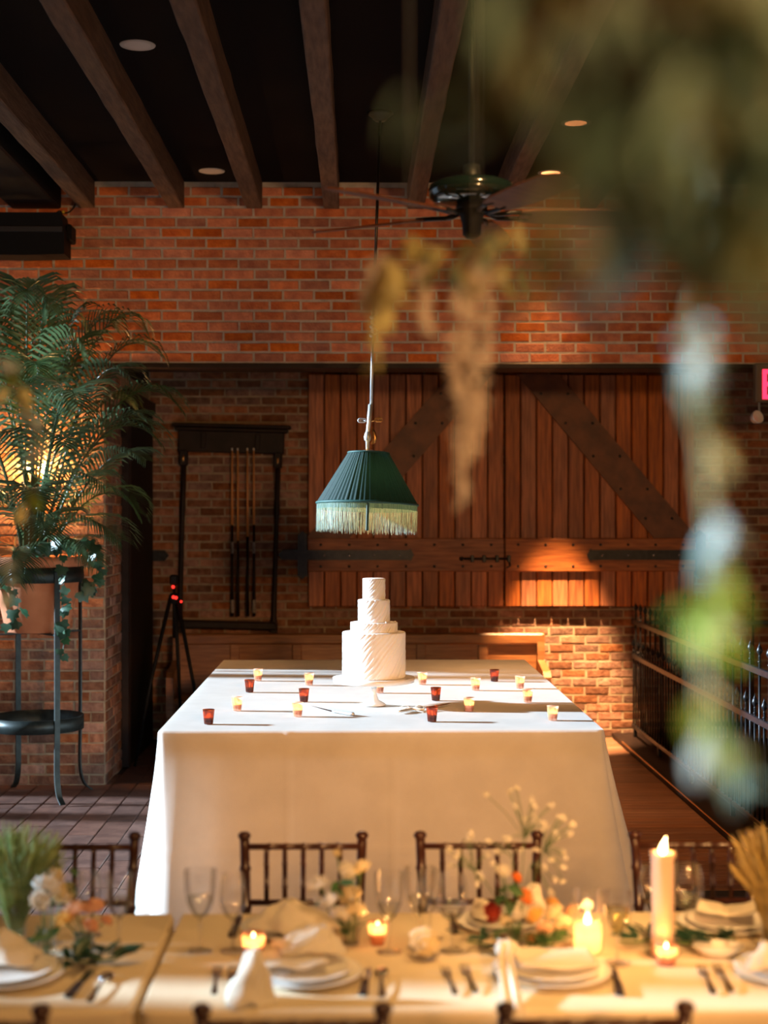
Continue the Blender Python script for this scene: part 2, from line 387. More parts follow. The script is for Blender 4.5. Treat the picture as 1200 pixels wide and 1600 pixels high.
# ---- the unseen sides of the room: window wall on the daylight side, right and near walls
wl = empty('wall_left', (XL, 0, 0), kind='structure')
OPEN = [(1.36, 1.58), (3.98, 4.16), (4.31, 4.43), (7.22, 9.72), (9.90, 10.50)]  # unseen; the narrow openings are shaped to place the sun strips
ys = [YN] + [q for o in OPEN for q in o] + [YU]
ww = MB()
for a, b in zip(ys[0::2], ys[1::2]): ww.box((-.25, a, -.05), (0, b, CEIL))
for a, b in OPEN:
    ww.box((-.25, a, -.05), (0, b, .45)); ww.box((-.25, a, 4.15), (0, b, CEIL))
ww.build('window_wall', m_plaster, wl)
for i, (a, b) in enumerate(OPEN):
    wn = empty('window_%d' % (i+1), (XL-.12, (a+b)/2, .45), kind='structure')
    h = (b-a)/2
    MB().box((-.03, -h, 0), (.03, -h+.03, 3.7)).box((-.03, h-.03, 0), (.03, h, 3.7)).box((-.03, -h, 0), (.03, h, .04)).box((-.03, -h, 3.66), (.03, h, 3.7)).build('window_frame', m_rack, wn)
    MB().box((-.004, -h+.03, .04), (.004, h-.03, 3.66)).build('pane', glassmat('window_glass', (0.98,0.99,0.99), .04), wn)
MB().box((XR, YN, -.05), (XR+.2, YB+.2, CEIL)).build('wall_right', m_plaster, kind='structure')
MB().box((XL-.2, YN-.2, -.05), (XR+.2, YN, CEIL)).build('wall_near', m_plaster, kind='structure')

# ---- barn doors
yd = YB - .075
def dpt(px, py): p = at(px, py, yd); return p.x, p.z
zt = ZU+.12; zrt = dpt(600, 841)[1]; zrb = dpt(600, 893)[1]; zb = dpt(600, 948)[1]
x0, xm, x1 = dpt(481, 700)[0], dpt(788, 700)[0], dpt(1086, 700)[0]
rivet = MB().sphere((0, 0, 0), .012, 8, 5, (1, .6, 1)).mesh('nail', m_iron)
def leaf_door(xa, xb, flip, label):
    d = empty('barn_door', ((xa+xb)/2, yd, zb), label=label, cat='door')
    n = 12; wbd = (xb-xa)/n; hw = (xb-xa)/2; H = zt-zb
    bm = MB().cbox((-wbd/2+.004, 0, 0), (wbd/2-.004, .035, H), .007).mesh('board', m_door)
    for i in range(n): link('board', bm, d, (-hw+(i+.5)*wbd, random.uniform(-.002, .002), 0))
    MB().box((-hw, .03, 0), (hw, .06, H)).build('backing', m_black, d)
    r0, r1 = zrb-zb, zrt-zb
    rail = MB().cbox((-hw, -.035, r0), (hw, 0, r1), .006).build('rail', m_rail, d)
    for zz in (r0+.045, r1-.055):
        for i in range(7): link('nail', rivet, rail, (-hw+.11+i*(2*hw-.22)/6, -.036, zz))
    s = -1 if flip else 1         # brace: falls towards the hinge side
    wd = .355; xi = -s*(hw-.10)
    A = [(xi, H), (xi+s*wd, H), (s*hw, r1+.02), (s*hw, r1), (s*(hw-wd), r1)]
    br = MB().prism(A, -.034, -.002).build('brace', m_brace, d)
    for t in (.12, .3, .5, .7, .88):
        for e in (.18, .82):
            u = xi + s*wd*e + (s*(hw-wd) - xi)*(1-t)
            link('nail', rivet, br, (u if abs(u) < hw-.02 else s*(hw-.05), -.036, r1 + (H-r1)*t))
    return d, hw, r0, r1
dl, hw, r0, r1 = leaf_door(x0, xm-.004, True, 'vertical-board wooden barn door leaf hinged next to the cue rack')
dr, hw2, _, _ = leaf_door(xm+.004, x1, False, 'vertical-board wooden barn door leaf hinged near the iron fence')
zs = (r0+r1)/2 + .0
def strap(par, xa, xb, z, h, y, pin):
    s = 1 if xb > xa else -1
    o = MB().prism([(xa, z-h/2), (xb-s*h*.5, z-h/2), (xb-s*h*.35, z-h*.62), (xb, z), (xb-s*h*.35, z+h*.62), (xb-s*h*.5, z+h/2), (xa, z+h/2)][::s], y-.012, y).build('strap_hinge', m_iron, par)
    for k in range(pin): link('nail', bpy.data.meshes['bolt_head'], o, (xa+(xb-xa)*(k+.7)/(pin+.3), y-.013, z))
    return o
MB().sphere((0, 0, 0), .011, 8, 5, (1, .7, 1)).mesh('bolt_head', m_steel)
zst = zs - .0
strap(dl, -hw-.008, -hw+.90, zst, .085, -.036, 4)
strap(dr, hw2+.008, hw2-.93, zst, .085, -.036, 4)
# hinge plates fixed on the brick
for x, lab, s in ((x0-.045, 'black iron hinge plate fixed on the brick beside the cue rack', -1), (x1+.045, 'black iron hinge plate fixed on the brick near the iron fence', 1)):
    h = empty('hinge_plate', (x, YB-.02, zb+zst), label=lab, cat='hinge')
    MB().prism([(-.04, -.17), (0, -.205), (.04, -.17), (.04, .17), (0, .205), (-.04, .17)], -.10, .0).build('upright_plate', m_iron, h)
    MB().prism([(0, -.045), (s*.17, -.045), (s*.21, 0), (s*.17, .045), (0, .045)][::(-1 if s < 0 else 1)], -.035, .0).build('side_strap', m_iron, h)
p = at(249, 868, YB)
MB().prism([(-.08, -.045), (.05, -.045), (.085, 0), (.05, .045), (-.08, .045)], -.04, .0).build('strap_end', m_iron, base=(0, 0, 0)).location = (p.x, YB-.008, p.z)
T(bpy.data.objects['strap_end'], 'pointed black iron strap end on the dark brick behind the tripod', 'hinge')
# slide bolt
sb = empty('slide_bolt', at(760, 873, yd-.046), label='long black iron slide bolt across the joint of the barn doors', cat='latch')
MB().tube([(-.22, -.012, 0), (.19, -.012, 0)], .010, 8).build('bolt_rod', m_iron, sb)
for x in (-.12, -.02, .09, .19): MB().cbox((x-.014, -.03, -.03), (x+.014, .002, .03), .005).build('staple', m_iron, sb)
MB().sphere((-.21, -.015, 0), .02, 10, 6).build('knob', m_iron, sb)
MB().tube([(.19, -.015, -.005), (.20, -.02, -.06), (.17, -.02, -.075)], .007, 6).build('handle', m_iron, sb)

# ---- bench along the back wall
by = 12.50
pa = at(270, 990, by); pb = at(851, 990, by); zbt = pa.z
bench = empty('wall_bench', ((pa.x+pb.x)/2, by, 0), label='long panelled wooden bench against the brick wall under the barn doors', cat='bench')
hb = (pb.x-pa.x)/2
MB().cbox((-hb, -.035, zbt-.09), (hb, .05, zbt), .012).build('top_rail', m_bench, bench)
npan = 6; pw = (2*hb)/npan
for i in range(npan+1):
    x = -hb + i*pw
    MB().cbox((max(x-.04, -hb), -.025, .40), (min(x+.04, hb), .03, zbt-.085), .006).build('stile', m_bench, bench)
for i in range(npan):
    x = -hb+(i+.5)*pw
    MB().cbox((x-pw/2+.03, -.005, .42), (x+pw/2-.03, .012, zbt-.08), .004).build('panel', m_bench, bench)
MB().cbox((-hb, -.45, .38), (hb, .02, .42), .01).build('seat', m_bench, bench)
for s in (-1, 1):
    q = [(-.47, 0), (-.40, 0), (-.38, .38), (-.02, .38), (-.02, 0), (.05, 0), (.05, zbt-.01), (-.03, zbt-.01), (-.05, .70), (-.42, .64), (-.48, .60)]
    e = MB().prism([(a, b) for a, b in q], -.03, .03, rotz(PI/2)); 
    e.v = [(x + s*(hb-.035), y, z) for x, y, z in e.v]
    e.build('bench_end', m_bench, bench)
bp = at(846, 1040, by)
MB().cbox((bp.x-bench.location.x-.03, -.05, bp.z-.055), (bp.x-bench.location.x+.035, -.036, bp.z+.055), .004).build('corner_plate', m_iron, bench)

# ---- downlights in the ceiling
def downlight(px, py, lit, lab):
    p = onz(px, py, CEIL); o = empty('recessed_downlight', (p.x, p.y, CEIL), label=lab, cat='downlight', group='recessed ceiling downlights')
    MB().lathe([(.062, -.003), (.088, -.004), (.09, .0), (.088, .002)], 28).build('trim_ring', mat('downlight_trim', (0.55,0.50,0.45), rough=.5), o)
    MB().lathe([(.001, -.005), (.066, -.004)], 24, caps=False).build('lens', emat('lens_lit', (1.0,0.34,0.11), 7.0) if lit else mat('lens_off', (0.62,0.56,0.52), rough=.4), o)
    return p
downlight(215, 70, False, 'unlit pale recessed ceiling downlight well away from the brick wall')
downlight(331, 267, False, 'unlit pale recessed ceiling downlight close to the brick wall')
for px, py in ((900, 192), (861, 270)):
    p = downlight(px, py, True, 'glowing orange recessed downlight ' + ('well away from' if py < 200 else 'close to') + ' the brick wall')
    spot('downlight_and_fill', (p.x, p.y, CEIL-.02), (p.x, p.y+.15, 0), 300 if py < 200 else 160, math.radians(24), .9, .06)
# unseen lamps over the dining table and in the alcove, then added cloth spots
for x, pw in ((-1.3, 170), (.0, 210), (1.25, 380)): spot('downlight_and_fill', (x, 3.9, CEIL-.02), (x*.95, 3.92, .76), pw, math.radians(22), .9, .05, (1.0, .53, .17))
spot('alcove_lamp', (1.62, 11.5, CEIL-.05), (1.70, 12.60, 0.1), 6800, math.radians(11.5), .7, .03, (1.0, .58, .26))
for x, pw in ((-.6, 110), (.8, 170)): spot('downlight_and_fill', (x, 4.7, CEIL-.02), (x*.6, 7.0, .40), pw, math.radians(24), .9, .06)  # added spots that warm the falling front of the cloth
# ================================================================ THINGS AROUND THE CAKE TABLE
# ---- big draped table
TZ = 0.90; ta = onz(248, 1142, TZ); tb = onz(945, 1142, TZ); tyn = ta.y; tyf = onz(560, 1031, TZ).y
txc = (ta.x+tb.x)/2; thw = (tb.x-ta.x)/2; tyc = (tyn+tyf)/2; thl = (tyf-tyn)/2
tab = empty('billiard_table', (txc, tyc, 0), label='large billiard table hidden under the floor-length white cloth', cat='table')
MB().cbox((-thw+.012, -thl+.012, TZ-.14), (thw-.012, thl-.012, TZ-.006), .02).build('table_bed', m_rack, tab)
for sx in (-1, 1):
    for sy in (-1, 1):
        MB().lathe([(.05, 0), (.07, .05), (.05, .12), (.085, .45), (.06, .62), (.10, TZ-.14)], 14, (sx*(thw-.25), sy*(thl-.3), 0)).build('leg', m_rack, tab)
def drape(hw, hl, H, flares, nper=(150, 110), rows=40, rc=.03, seed=0, drop=None, ripple=.006, foldamp=.05, rcorner=.12, midflare=.035, crease=None):
    """closed cloth: level top, rounded edge, four falling sides; flares = outward run of the hem at the four corners"""
    mb = MB(); per = []
    nx, ny = nper; sides = [((-1,-1),(1,-1)), ((1,-1),(1,1)), ((1,1),(-1,1)), ((-1,1),(-1,-1))]
    for k, (a, b) in enumerate(sides):
        n = nx if k % 2 == 0 else ny
        for i in range(n):
            t = i/n; te = .5 - .5*math.cos(PI*t); t = .4*t + .6*te
            x = (a[0]+(b[0]-a[0])*t)*hw; y = (a[1]+(b[1]-a[1])*t)*hl
            nrm = Vector(((0,-1),(1,0),(0,1),(-1,0))[k]).to_3d()
            L = 2*(hw if k % 2 == 0 else hl); d0 = t*L; d1 = (1-t)*L
            dc = min(d0, d1); corner = k if d0 < d1 else (k+1) % 4
            cd_ = Vector((a if d0 < d1 else b)).to_3d().normalized()
            g = math.exp(-(dc/.22)**2)
            nn = (nrm*(1-g) + cd_*g)
            fl = flares[corner]*g + midflare*(1-g)
            fold = foldamp*math.sin(dc/.075)*math.exp(-((dc-.18)/.16)**2)
            per.append((x, y, nn.normalized(), fl, fold, nrm, k, t, dc, cd_))
    N = len(per); vs = []; fs = []
    for j in range(rows+1):
        q = j/rows
        for (x, y, nn, fl, fold, nrm, k, t, dc, cd_) in per:
            if j == 0: off = Vector((0,0,0)); z = H
            else:
                s = (j-1)/(rows-1); z = (H-.012) - s*((drop or H)-.016)
                off = nn*(.010 + fl*s**1.15) + nrm*(fold*s + ripple*s*math.sin(t*23+k*2.1)+ ripple*.6*s*math.sin(t*51+k))
                if k == 0 and crease: off += nrm*(.007*math.exp(-((x-crease[0])/.010)**2)*min(1, s*6) + .005*math.exp(-((z-crease[1])/.010)**2) + .004*math.exp(-((x-crease[0]*.2+.45)/.012)**2))
                R_ = .03 + rcorner*s
                if dc < R_: off -= cd_*R_*.586*(1-dc/R_)**2
            vs.append(Vector((x+off.x, y+off.y, z)))
    for j in range(rows):
        for i in range(N):
            n = (i+1) % N; fs.append((j*N+i, (j+1)*N+i, (j+1)*N+n, j*N+n))
    fs.append(tuple(range(N)))
    mb.add(vs, fs, True); mb.sm[-1] = False
    return mb
cl = drape(thw, thl, TZ, (.13, .27, .16, .12), crease=(.06, .34)).build('tablecloth', m_linen, label='floor-length white linen cloth over the long table with the cake', cat='tablecloth')
cl.location = (txc, tyc, 0)
# ---- cake stand and cake
cp = onz(584, 1103, TZ); ck = (cp.x, cp.y, TZ+.004); SC = F/cp.y
zp = TZ + (1103-1072)/SC + .012
st = empty('cake_stand', ck, label='round white pedestal cake stand under the wedding cake', cat='cake stand')
hp = 0.118
MB().lathe([(.001, 0), (.062, 0), (.066, .004), (.055, .012), (.026, .028), (.016, .055), (.014, .08), (.02, hp-.012), (.045, hp)], 40).build('pedestal', m_china, st)
MB().lathe([(.001, hp), (.19, hp), (.214, hp+.006), (.217, hp+.03), (.212, hp+.0305), (.20, hp+.030), (.001, hp+.030)], 64).build('plate', m_china, st)
cake = empty('wedding_cake', (ck[0], ck[1], ck[2]+hp+.0305), label='four-tier white wedding cake with diagonal icing ripples', cat='cake')
def tier(r, z0, h, seed):
    rr = random.Random(seed); ks = [(rr.uniform(55, 120), rr.uniform(0, 6), rr.uniform(.4, 1)) for _ in range(4)]
    def rip(a, z, r_):
        if z < .004 or z > h-.004: return 0
        s = 0; u = a*r - z*.80
        env = .35 + .65*max(0, math.sin(a*1.0+2.4))       # more relief on one half
        for k, ph, am in ks: s += am*(abs(math.sin((u)*k*1.9+ph+.5*math.sin(z*30+a*2)))**3)
        return .0050*env*s/2 - .0025
    n = 480; rows = 48
    pf = [(r-.006, 0)] + [(r, .004+(h-.008)*i/rows) for i in range(rows+1)] + [(r-.003, h-.001), (r-.008, h), (.001, h)]
    mb = MB().lathe(pf, n, rfun=rip); mb.v = [(x, y, z+z0) for x, y, z in mb.v]
    mb.build('tier', m_cake, cake)
zz = 0
for r, h, s in ((.167, .240, 1), (.125, .052, 2), (.085, .120, 3), (.060, .113, 4)):
    tier(r, zz, h, s); zz += h - .001
for i in range(14):
    a = random.uniform(0, 6.28); MB().sphere((.118*math.cos(a), .118*math.sin(a), .2955), .004, 8, 5).build('sugar_pearl', m_cake, cake) if i % 2 else None
# ---- votive candles
VD = glassmat('votive_brown', (0.36,0.15,0.08), .08, .08, .45, (0.46,0.18,0.09))
VL = glassmat('votive_peach', (1.0,0.80,0.68), .08, .08, .7, (1.0,0.74,0.60))
def flame_mesh(h=.018, r=.0042):
    pr = [(.0003, 0), (r*.75, h*.12), (r, h*.3), (r*.75, h*.55), (r*.35, h*.8), (.0003, h)]
    return MB().lathe(pr, 10)
def votive(name, m, label, group, r=.029, h=.070, power=.35):
    o = empty(name, (0,0,0), label=label, cat='candle', group=group)
    cup = MB().lathe([(.001, .001), (r*.70, .0), (r*.74, .004), (r*.98, h*.96), (r, h), (r*.93, h), (r*.68, .010), (.001, .009)], 30, rfun=lambda a, z, q: .0007*math.sin(a*15))
    cup.build('glass_cup', m, o)
    MB().lathe([(.001, .010), (r*.66, .010), (r*.80, h*.46), (.001, h*.45)], 24).build('wax', m_wax, o)
    MB().tube([(0,0,h*.45), (0,0,h*.45+.008)], .0012, 6).build('wick', m_wick, o)
    f = flame_mesh(); f.v = [(x, y, z+h*.45+.005) for x, y, z in f.v]; f.build('flame', m_flame, o)
    return o
def candle_light(p, power, s=.006): return lamp('POINT', 'candle_glow', p, power, (1.0, 0.45, 0.13), shadow_soft_size=s)
vd = votive('votive_candle', VD, 'dark amber glass votive with a lit candle on the white cake table', 'dark votives on the cake table')
vl = votive('votive_candle', VL, 'pale peach glass votive with a lit candle on the white cake table', 'pale votives on the cake table')
fd = fl = False
VW = {326: 'at the cloth corner nearest the palm', 370.5: 'just inward from the corner votive on the palm side', 390: 'on the tripod side of the cake table', 403: 'furthest back on the tripod side of the cake table',
      465: 'beside the blade of the cake knife', 475: 'behind the cake knife', 483: 'between the cake and the tripod, close to the bench', 593: 'behind the stem of the cake stand', 660: 'close by the cake plate on the fence side',
      743: 'third row from the bench, between cake and fence', 772.5: 'closest to the bench on the fence side', 812.5: 'behind the fence-side pair near the bench', 824.5: 'second along the cloth edge on the fence side', 733: 'past the tip of the cake server',
      681: 'behind the cake server', 675: 'in front of the cake server', 863.5: 'at the cloth corner nearest the iron fence'}
for px, py, dk in [(326,1134,1),(370.5,1113,0),(390,1084,1),(403,1066,0),(465,1122,0),(475,1099,1),(483,1073,0),(593,1085,0),(660,1072,0),(743,1081,0),
                   (772.5,1067,1),(812.5,1078,0),(824.5,1100,0),(733,1114,0),(681,1097,1),(675,1130,1),(863.5,1128,0)]:
    p = onz(px, py-2, TZ); p.z += .003
    if dk:
        o = vd if not fd else copy_tree(vd); fd = True
    else:
        o = vl if not fl else copy_tree(vl); fl = True
    o.location = p; o.rotation_euler.z = random.uniform(0, 3)
    o['label'] = ('dark amber' if dk else 'pale peach') + ' lit votive ' + VW[px]
    candle_light((p.x, p.y, p.z+.048), .5 if not dk else .6)
# ---- cake knife and beribboned server
p = onz(520, 1113, TZ)
kn = empty('cake_knife', (p.x, p.y, TZ+.004), label='silver cake knife lying beside the cake stand', cat='knife')
q0 = onz(485, 1105, TZ)-p; q1 = onz(520, 1115, TZ)-p; q2 = onz(553, 1120, TZ)-p
def bladem(a, b, w0, w1, th=.0012, z=.004):
    a = Vector(a); b = Vector(b); d = (b-a); n = Vector((-d.y, d.x, 0)).normalized()
    P = [a, a+d*.25+n*w0*.8, a+d*.8+n*w1, b+n*w1*.7, b-n*w1*.35, a+d*.6-n*w1*.4, a+d*.1-n*w0*.2]
    m = len(P); vs = [Vector((x.x, x.y, z)) for x in P]+[Vector((x.x, x.y, z+th)) for x in P]
    return MB().add(vs, [tuple(reversed(range(m))), tuple(range(m, 2*m))]+[(i, (i+1) % m, m+(i+1) % m, m+i) for i in range(m)])
bladem(q0, q1, .006, .016).build('blade', m_steel, kn)
hd = [q1+(q2-q1)*t for t in (0, .08, .2, .5, .8, .93, 1)]
for h in hd: h.z = .009
MB().tube(hd, [.006, .009, .007, .010, .011, .013, .006], 10, flat=.8).build('handle', m_silver, kn)
p = onz(655, 1113, TZ)
sv = empty('cake_server', (p.x, p.y, TZ+.004), label='silver cake server with an ivory ribbon bow lying beside the cake stand', cat='cake server')
q0 = onz(622, 1116, TZ)-p; q1 = onz(662, 1109, TZ)-p; q2 = onz(705, 1101, TZ)-p
hd = [q0+(q1-q0)*t for t in (0, .1, .4, .8, 1)]
for h in hd: h.z = .009
MB().tube(hd, [.005, .010, .008, .007, .005], 10, flat=.8).build('handle', m_silver, sv)
bladem(q2, q1, .02, .026).build('blade', m_steel, sv)
rb = MB()
for s in (-1, 1):
    pts = [Vector((0, 0, .014)), Vector((s*.03, .012, .03)), Vector((s*.06, .02, .022)), Vector((s*.055, -.015, .012)), Vector((s*.02, -.01, .016)), Vector((0, 0, .014))]
    rb.tube(catmull(pts, 5), .007, 6, flat=.22)
    rb.tube(catmull([Vector((0, 0, .014)), Vector((s*.03, -.03, .008)), Vector((s*.06, -.05, .004))], 5), .006, 6, flat=.22)
rb.v = [tuple(Vector(v)+q0*.45+q1*.55-Vector((0,0,.004))) for v in rb.v]
rb.build('ribbon_bow', m_napkin, sv)

# ---- pendant lamp over the table
LY = 8.77
cpz = onz(594, 176, CEIL); LY = cpz.y
pend = empty('pendant_lamp', (cpz.x, cpz.y, CEIL), label='antique pendant lamp with pleated dark green shade and long silky fringe', cat='pendant lamp')
def lp(px, py, dy=0): return at(px, py, LY+dy) - Vector(pend.location)
MB().lathe([(.001, 0), (.075, 0), (.078, -.008), (.06, -.02), (.05, -.024), (.046, -.036), (.03, -.05), (.001, -.05)], 28).build('ceiling_canopy', m_rack, pend)
MB().tube([(0, 0, -.04), lp(583.5, 494)], .0085, 10).build('upper_rod', mat('dark_steel', (.07,.06,.055), rough=.3, metal=.9), pend)
lk = MB(); a0 = lp(583.5, 488); a1 = lp(582.5, 524)
for i, t in enumerate((0, .22, .42, .62, .82, 1)):
    c = a0 + (a1-a0)*t; c.x += .008*(-1 if i % 2 else 1)
    if i % 2: lk.sphere(c, .014, 10, 6)
    else:
        lk.tube([c + Vector((.018*math.cos(k*PI/5), 0, .018*math.sin(k*PI/5))) for k in range(11)], .0055, 6)
lk.tube([a0, a1], .006, 8); lk.build('ornate_link', m_silver, pend)
MB().tube([lp(582.5, 522), lp(580, 634)], .0085, 10).build('lower_rod', m_silver, pend)
MB().tube([lp(579, 632), lp(576.5, 660), lp(574.5, 682), lp(574.2, 704)], [.013, .013, .012, .010], 10).lathe([(.012, -.03), (.02, -.02), (.022, 0), (.016, .02), (.011, .03)], 14, lp(574.5, 682)).build('fitting_tube', m_silver, pend)
for s, (px, py) in ((-1, (568, 657)), (1, (589, 656))):
    c = lp(px, py); mb = MB().tube([lp(577, 659), c], .005, 8)
    for k in range(3): mb.tube([c+Vector((s*.010*k, 0, 0))+Vector((.012*math.cos(j*PI/4), 0, .012*math.sin(j*PI/4))) for j in range(9)], .0035, 6)
    mb.build('valve_key', m_silver if s < 0 else m_brass, pend)
mb = MB().tube([lp(582, 668), lp(584, 676), lp(586, 684), lp(584, 690), lp(580, 694)], [.006, .011, .014, .012, .006], 10); mb.build('gas_cock', m_brass, pend)
lc = lp(576, 706)
MB().lathe([(.001, .02), (.012, .018), (.03, .008), (.055, .004), (.066, -.002), (.066, -.006), (.001, -.006)], 28, lc).build('crown_plate', m_brass, pend)
sh = empty('lamp_shade', lp(576, 708)); sh.parent = pend; sh.rotation_euler = (math.radians(-2.6), math.radians(1.6), 0)
r0s, r1s, hs = .119, .294, .298
NP = 132
def pleat(a, z, r): return .0032*math.cos(a*NP/2*1.0)*(r/r1s) + .0010*math.sin(a*37)
m_shade = mat('shade_silk', (0.003,0.019,0.018), (0.006,0.030,0.028), rough=.55, scale=60, stretch=(3,3,.3), transl=.10)
MB().lathe([(r0s+(r1s-r0s)*t, -hs*t) for t in [i/8 for i in range(9)]], NP*2, caps=False, rfun=pleat).build('silk_cover', m_shade, sh)
def ringtube(r, z, t, n=80): return MB().tube([(r*math.cos(2*PI*i/n), r*math.sin(2*PI*i/n), z) for i in range(n+1)], t, 8)
m_trim = mat('shade_trim', (0.012,0.07,0.062), rough=.6)
ringtube(r0s, 0, .006).build('top_trim', m_trim, sh); ringtube(r1s, -hs, .008).build('bottom_trim', m_trim, sh)
fr = MB(); rr = random.Random(4)
for i in range(420):
    a = 2*PI*i/420 + rr.uniform(-.004, .004); L = .163 + rr.uniform(-.012, .008); r = r1s + rr.uniform(-.003, .003)
    e = Vector((-math.sin(a), math.cos(a), 0))*.00125; o = Vector((math.cos(a), math.sin(a), 0))
    P = [o*r + Vector((0,0,-hs+.002)), o*(r+rr.uniform(-.004,.002))+e*rr.uniform(-3,3)+Vector((0,0,-hs-L*.5)), o*(r+rr.uniform(-.008,.003))+e*rr.uniform(-5,5)+Vector((0,0,-hs-L))]
    fr.add([P[0]-e, P[0]+e, P[1]+e, P[1]-e, P[2]+e*.6, P[2]-e*.6], [(0,1,2,3), (3,2,4,5)])
fr.build('fringe', mat('fringe_silk', (0.16,0.27,0.24), (0.24,0.34,0.30), rough=.6, scale=90, transl=.3), sh, kind='stuff')
MB().lathe([(r1s-.004, -hs), (r1s-.006, -hs-.035)], 80, caps=False).build('fringe_band', mat('fringe_band', (.05,.12,.10), rough=.8, transl=.35), sh)
sm_ = MB().cbox((-.006, -r1s-.004, -hs-.165), (.010, -r1s+.002, -hs), .003); sm_.build('seam_tassel', m_trim, sh)
MB().sphere((0, -.02, -.13), .03, 14, 10, (1,1,1.25)).build('bulb', emat('bulb_glow', (1.0,0.55,0.2), 14.0), sh)
bl = wloc(sh) @ Vector((0, -.02, -.21)); lamp('POINT', 'pendant_bulb', bl, 24, (1.0, .5, .18), shadow_soft_size=.04)

# ---- ceiling fan
fp = at(737, 300, 5.6)
fan = empty('ceiling_fan', (fp.x, fp.y, CEIL), label='black five-blade ceiling fan hanging on a long thin rod', cat='ceiling fan')
zf = fp.z - CEIL
MB().tube([(0,0,0), (0,0,zf+.05)], .011, 10).lathe([(.03, zf+.10), (.035, zf+.06), (.05, zf+.035)], 16).build('down_rod', m_iron2, fan)
m_fan = mat('fan_enamel', (0.008,0.02,0.018), rough=.15, coat=.6)
MB().lathe([(.02, .055), (.05, .05), (.12, .040), (.155, .025), (.163, .005), (.160, -.02), (.14, -.036), (.06, -.042)], 48, (0,0,zf)).build('motor_housing', m_fan, fan)
MB().lathe([(.055, -.04), (.06, -.07), (.045, -.09), (.036, -.12), (.034, -.16), (.02, -.172), (.001, -.174)], 24, (0,0,zf)).build('switch_hub', m_black, fan)
m_bld = mat('fan_blade', (0.13,0.045,0.02), (0.19,0.07,0.03), rough=.6, scale=8, stretch=(.5,5,5), rnd=.1, spec=.3)
for k in range(5):
    a = math.radians(149 + 72*k); mt = rotz(a) @ Matrix.Translation((0, 0, zf-.085)) @ Matrix.Rotation(math.radians(-11), 4, 'X')
    bk = MB().tube([mt @ Vector(p) for p in ((.05,0,.01), (.10,.02,-.004), (.15,.03,0), (.22,.025,.002))], .009, 8).tube([mt @ Vector(p) for p in ((.05,0,.01), (.10,-.02,-.004), (.15,-.03,0), (.22,-.025,.002))], .009, 8)
    b = MB(); ol = [(.18,-.05),(.25,-.062),(.45,-.072),(.62,-.07),(.68,-.045),(.70,0),(.68,.045),(.62,.07),(.45,.072),(.25,.062),(.18,.05)]
    n = len(ol); vs = [mt @ Vector((x, y, -.004)) for x, y in ol]+[mt @ Vector((x, y, .004)) for x, y in ol]
    b.add(vs, [tuple(reversed(range(n))), tuple(range(n, 2*n))]+[(i, (i+1) % n, n+(i+1) % n, n+i) for i in range(n)])
    bo = b.build('blade', m_bld, fan); bk.build('blade_bracket', m_iron, bo)

# ---- wall speaker and its cable
sp = empty('wall_speaker', at(45, 370, YU-.16), label='black loudspeaker mounted on the brick under the black girder', cat='speaker')
MB().prism([(-.28, -.13), (-.22, -.145), (0, -.148), (.27, -.14), (.27, .02), (.245, .145), (-.20, .145), (-.235, .12), (-.28, .10)], -.13, .11).build('cabinet', m_black, sp)
MB().cbox((-.27, -.138, .01), (.26, -.128, .05), .004).build('grille_strip', mat('speaker_grille', (.03,.025,.025), rough=.7), sp)
MB().cbox((.262, -.03, -.03), (.30, .15, .085), .008).build('bracket', m_black, sp)
w0 = [at(x, y, YU-.02) for x, y in ((120, 300), (118, 318), (110, 330), (99, 333), (92, 330), (86, 336))]
cb = MB().tube(catmull(w0, 5), .006, 6).build('speaker_cable', m_black, base=w0[2], label='black cable with a yellow tag looping from the joist to the speaker', cat='cable')
MB().sphere(at(99, 331, YU-.03)-w0[2], .011, 8, 6).build('tag', mat('yellow_tag', (.7,.5,.02)), cb)

# ---- cue rack with cues
ry = YB-.03
rp = at(352, 975, ry)
rack = empty('cue_rack', rp, (0, math.radians(1.5), 0), label='dark wooden wall rack holding pool cues on the brick wall', cat='cue rack')
sx = F/ry
def rk(px, py): return (px-352)/sx, (975-py)/sx
xa, zA = rk(273, 708); xb2, zB = rk(437, 664)
MB().cbox((xa, -.07, zA), (xb2, .0, zB-.06), .006).build('header_board', m_rack, rack)
MB().cbox((xa-.03, -.10, zB-.065), (xb2+.03, .0, zB-.03), .01).cbox((xa-.055, -.13, zB-.032), (xb2+.055, .0, zB), .01).build('cornice', m_rack, rack)
for px in (282, 428):
    x, _ = rk(px, 0); po = MB().lathe([(.024, 0), (.03, .05), (.022, .10), (.02, .9), (.026, 1.0), (.022, 1.1), (.026, zA+.02)], 12, (x, -.05, -.02)).build('post', m_rack, rack)
    MB().cbox((x-.034, -.09, zA-.12), (x+.034, -.02, zA+.01), .006).build('post_block', m_rack, po)
    MB().sphere((x+.0, -.095, zA-.06), .010, 8, 6, (.8, .6, 3)).build('brass_peg', m_brass, po)
    MB().cbox((x-.03, -.07, -.11), (x+.03, 0, .0), .005).build('post_foot', m_rack, po)
x0r, _ = rk(284, 0); x1r, _ = rk(426, 0)
MB().cbox((x0r-.04, -.14, -.03), (x1r+.04, 0, .03), .008).build('bottom_shelf', m_rack, rack)
for px in (312, 396): x, _ = rk(px, 0); MB().cbox((x-.02, -.09, zA+.03), (x+.02, -.069, zB-.08), .004).build('carved_block', m_rack, rack)
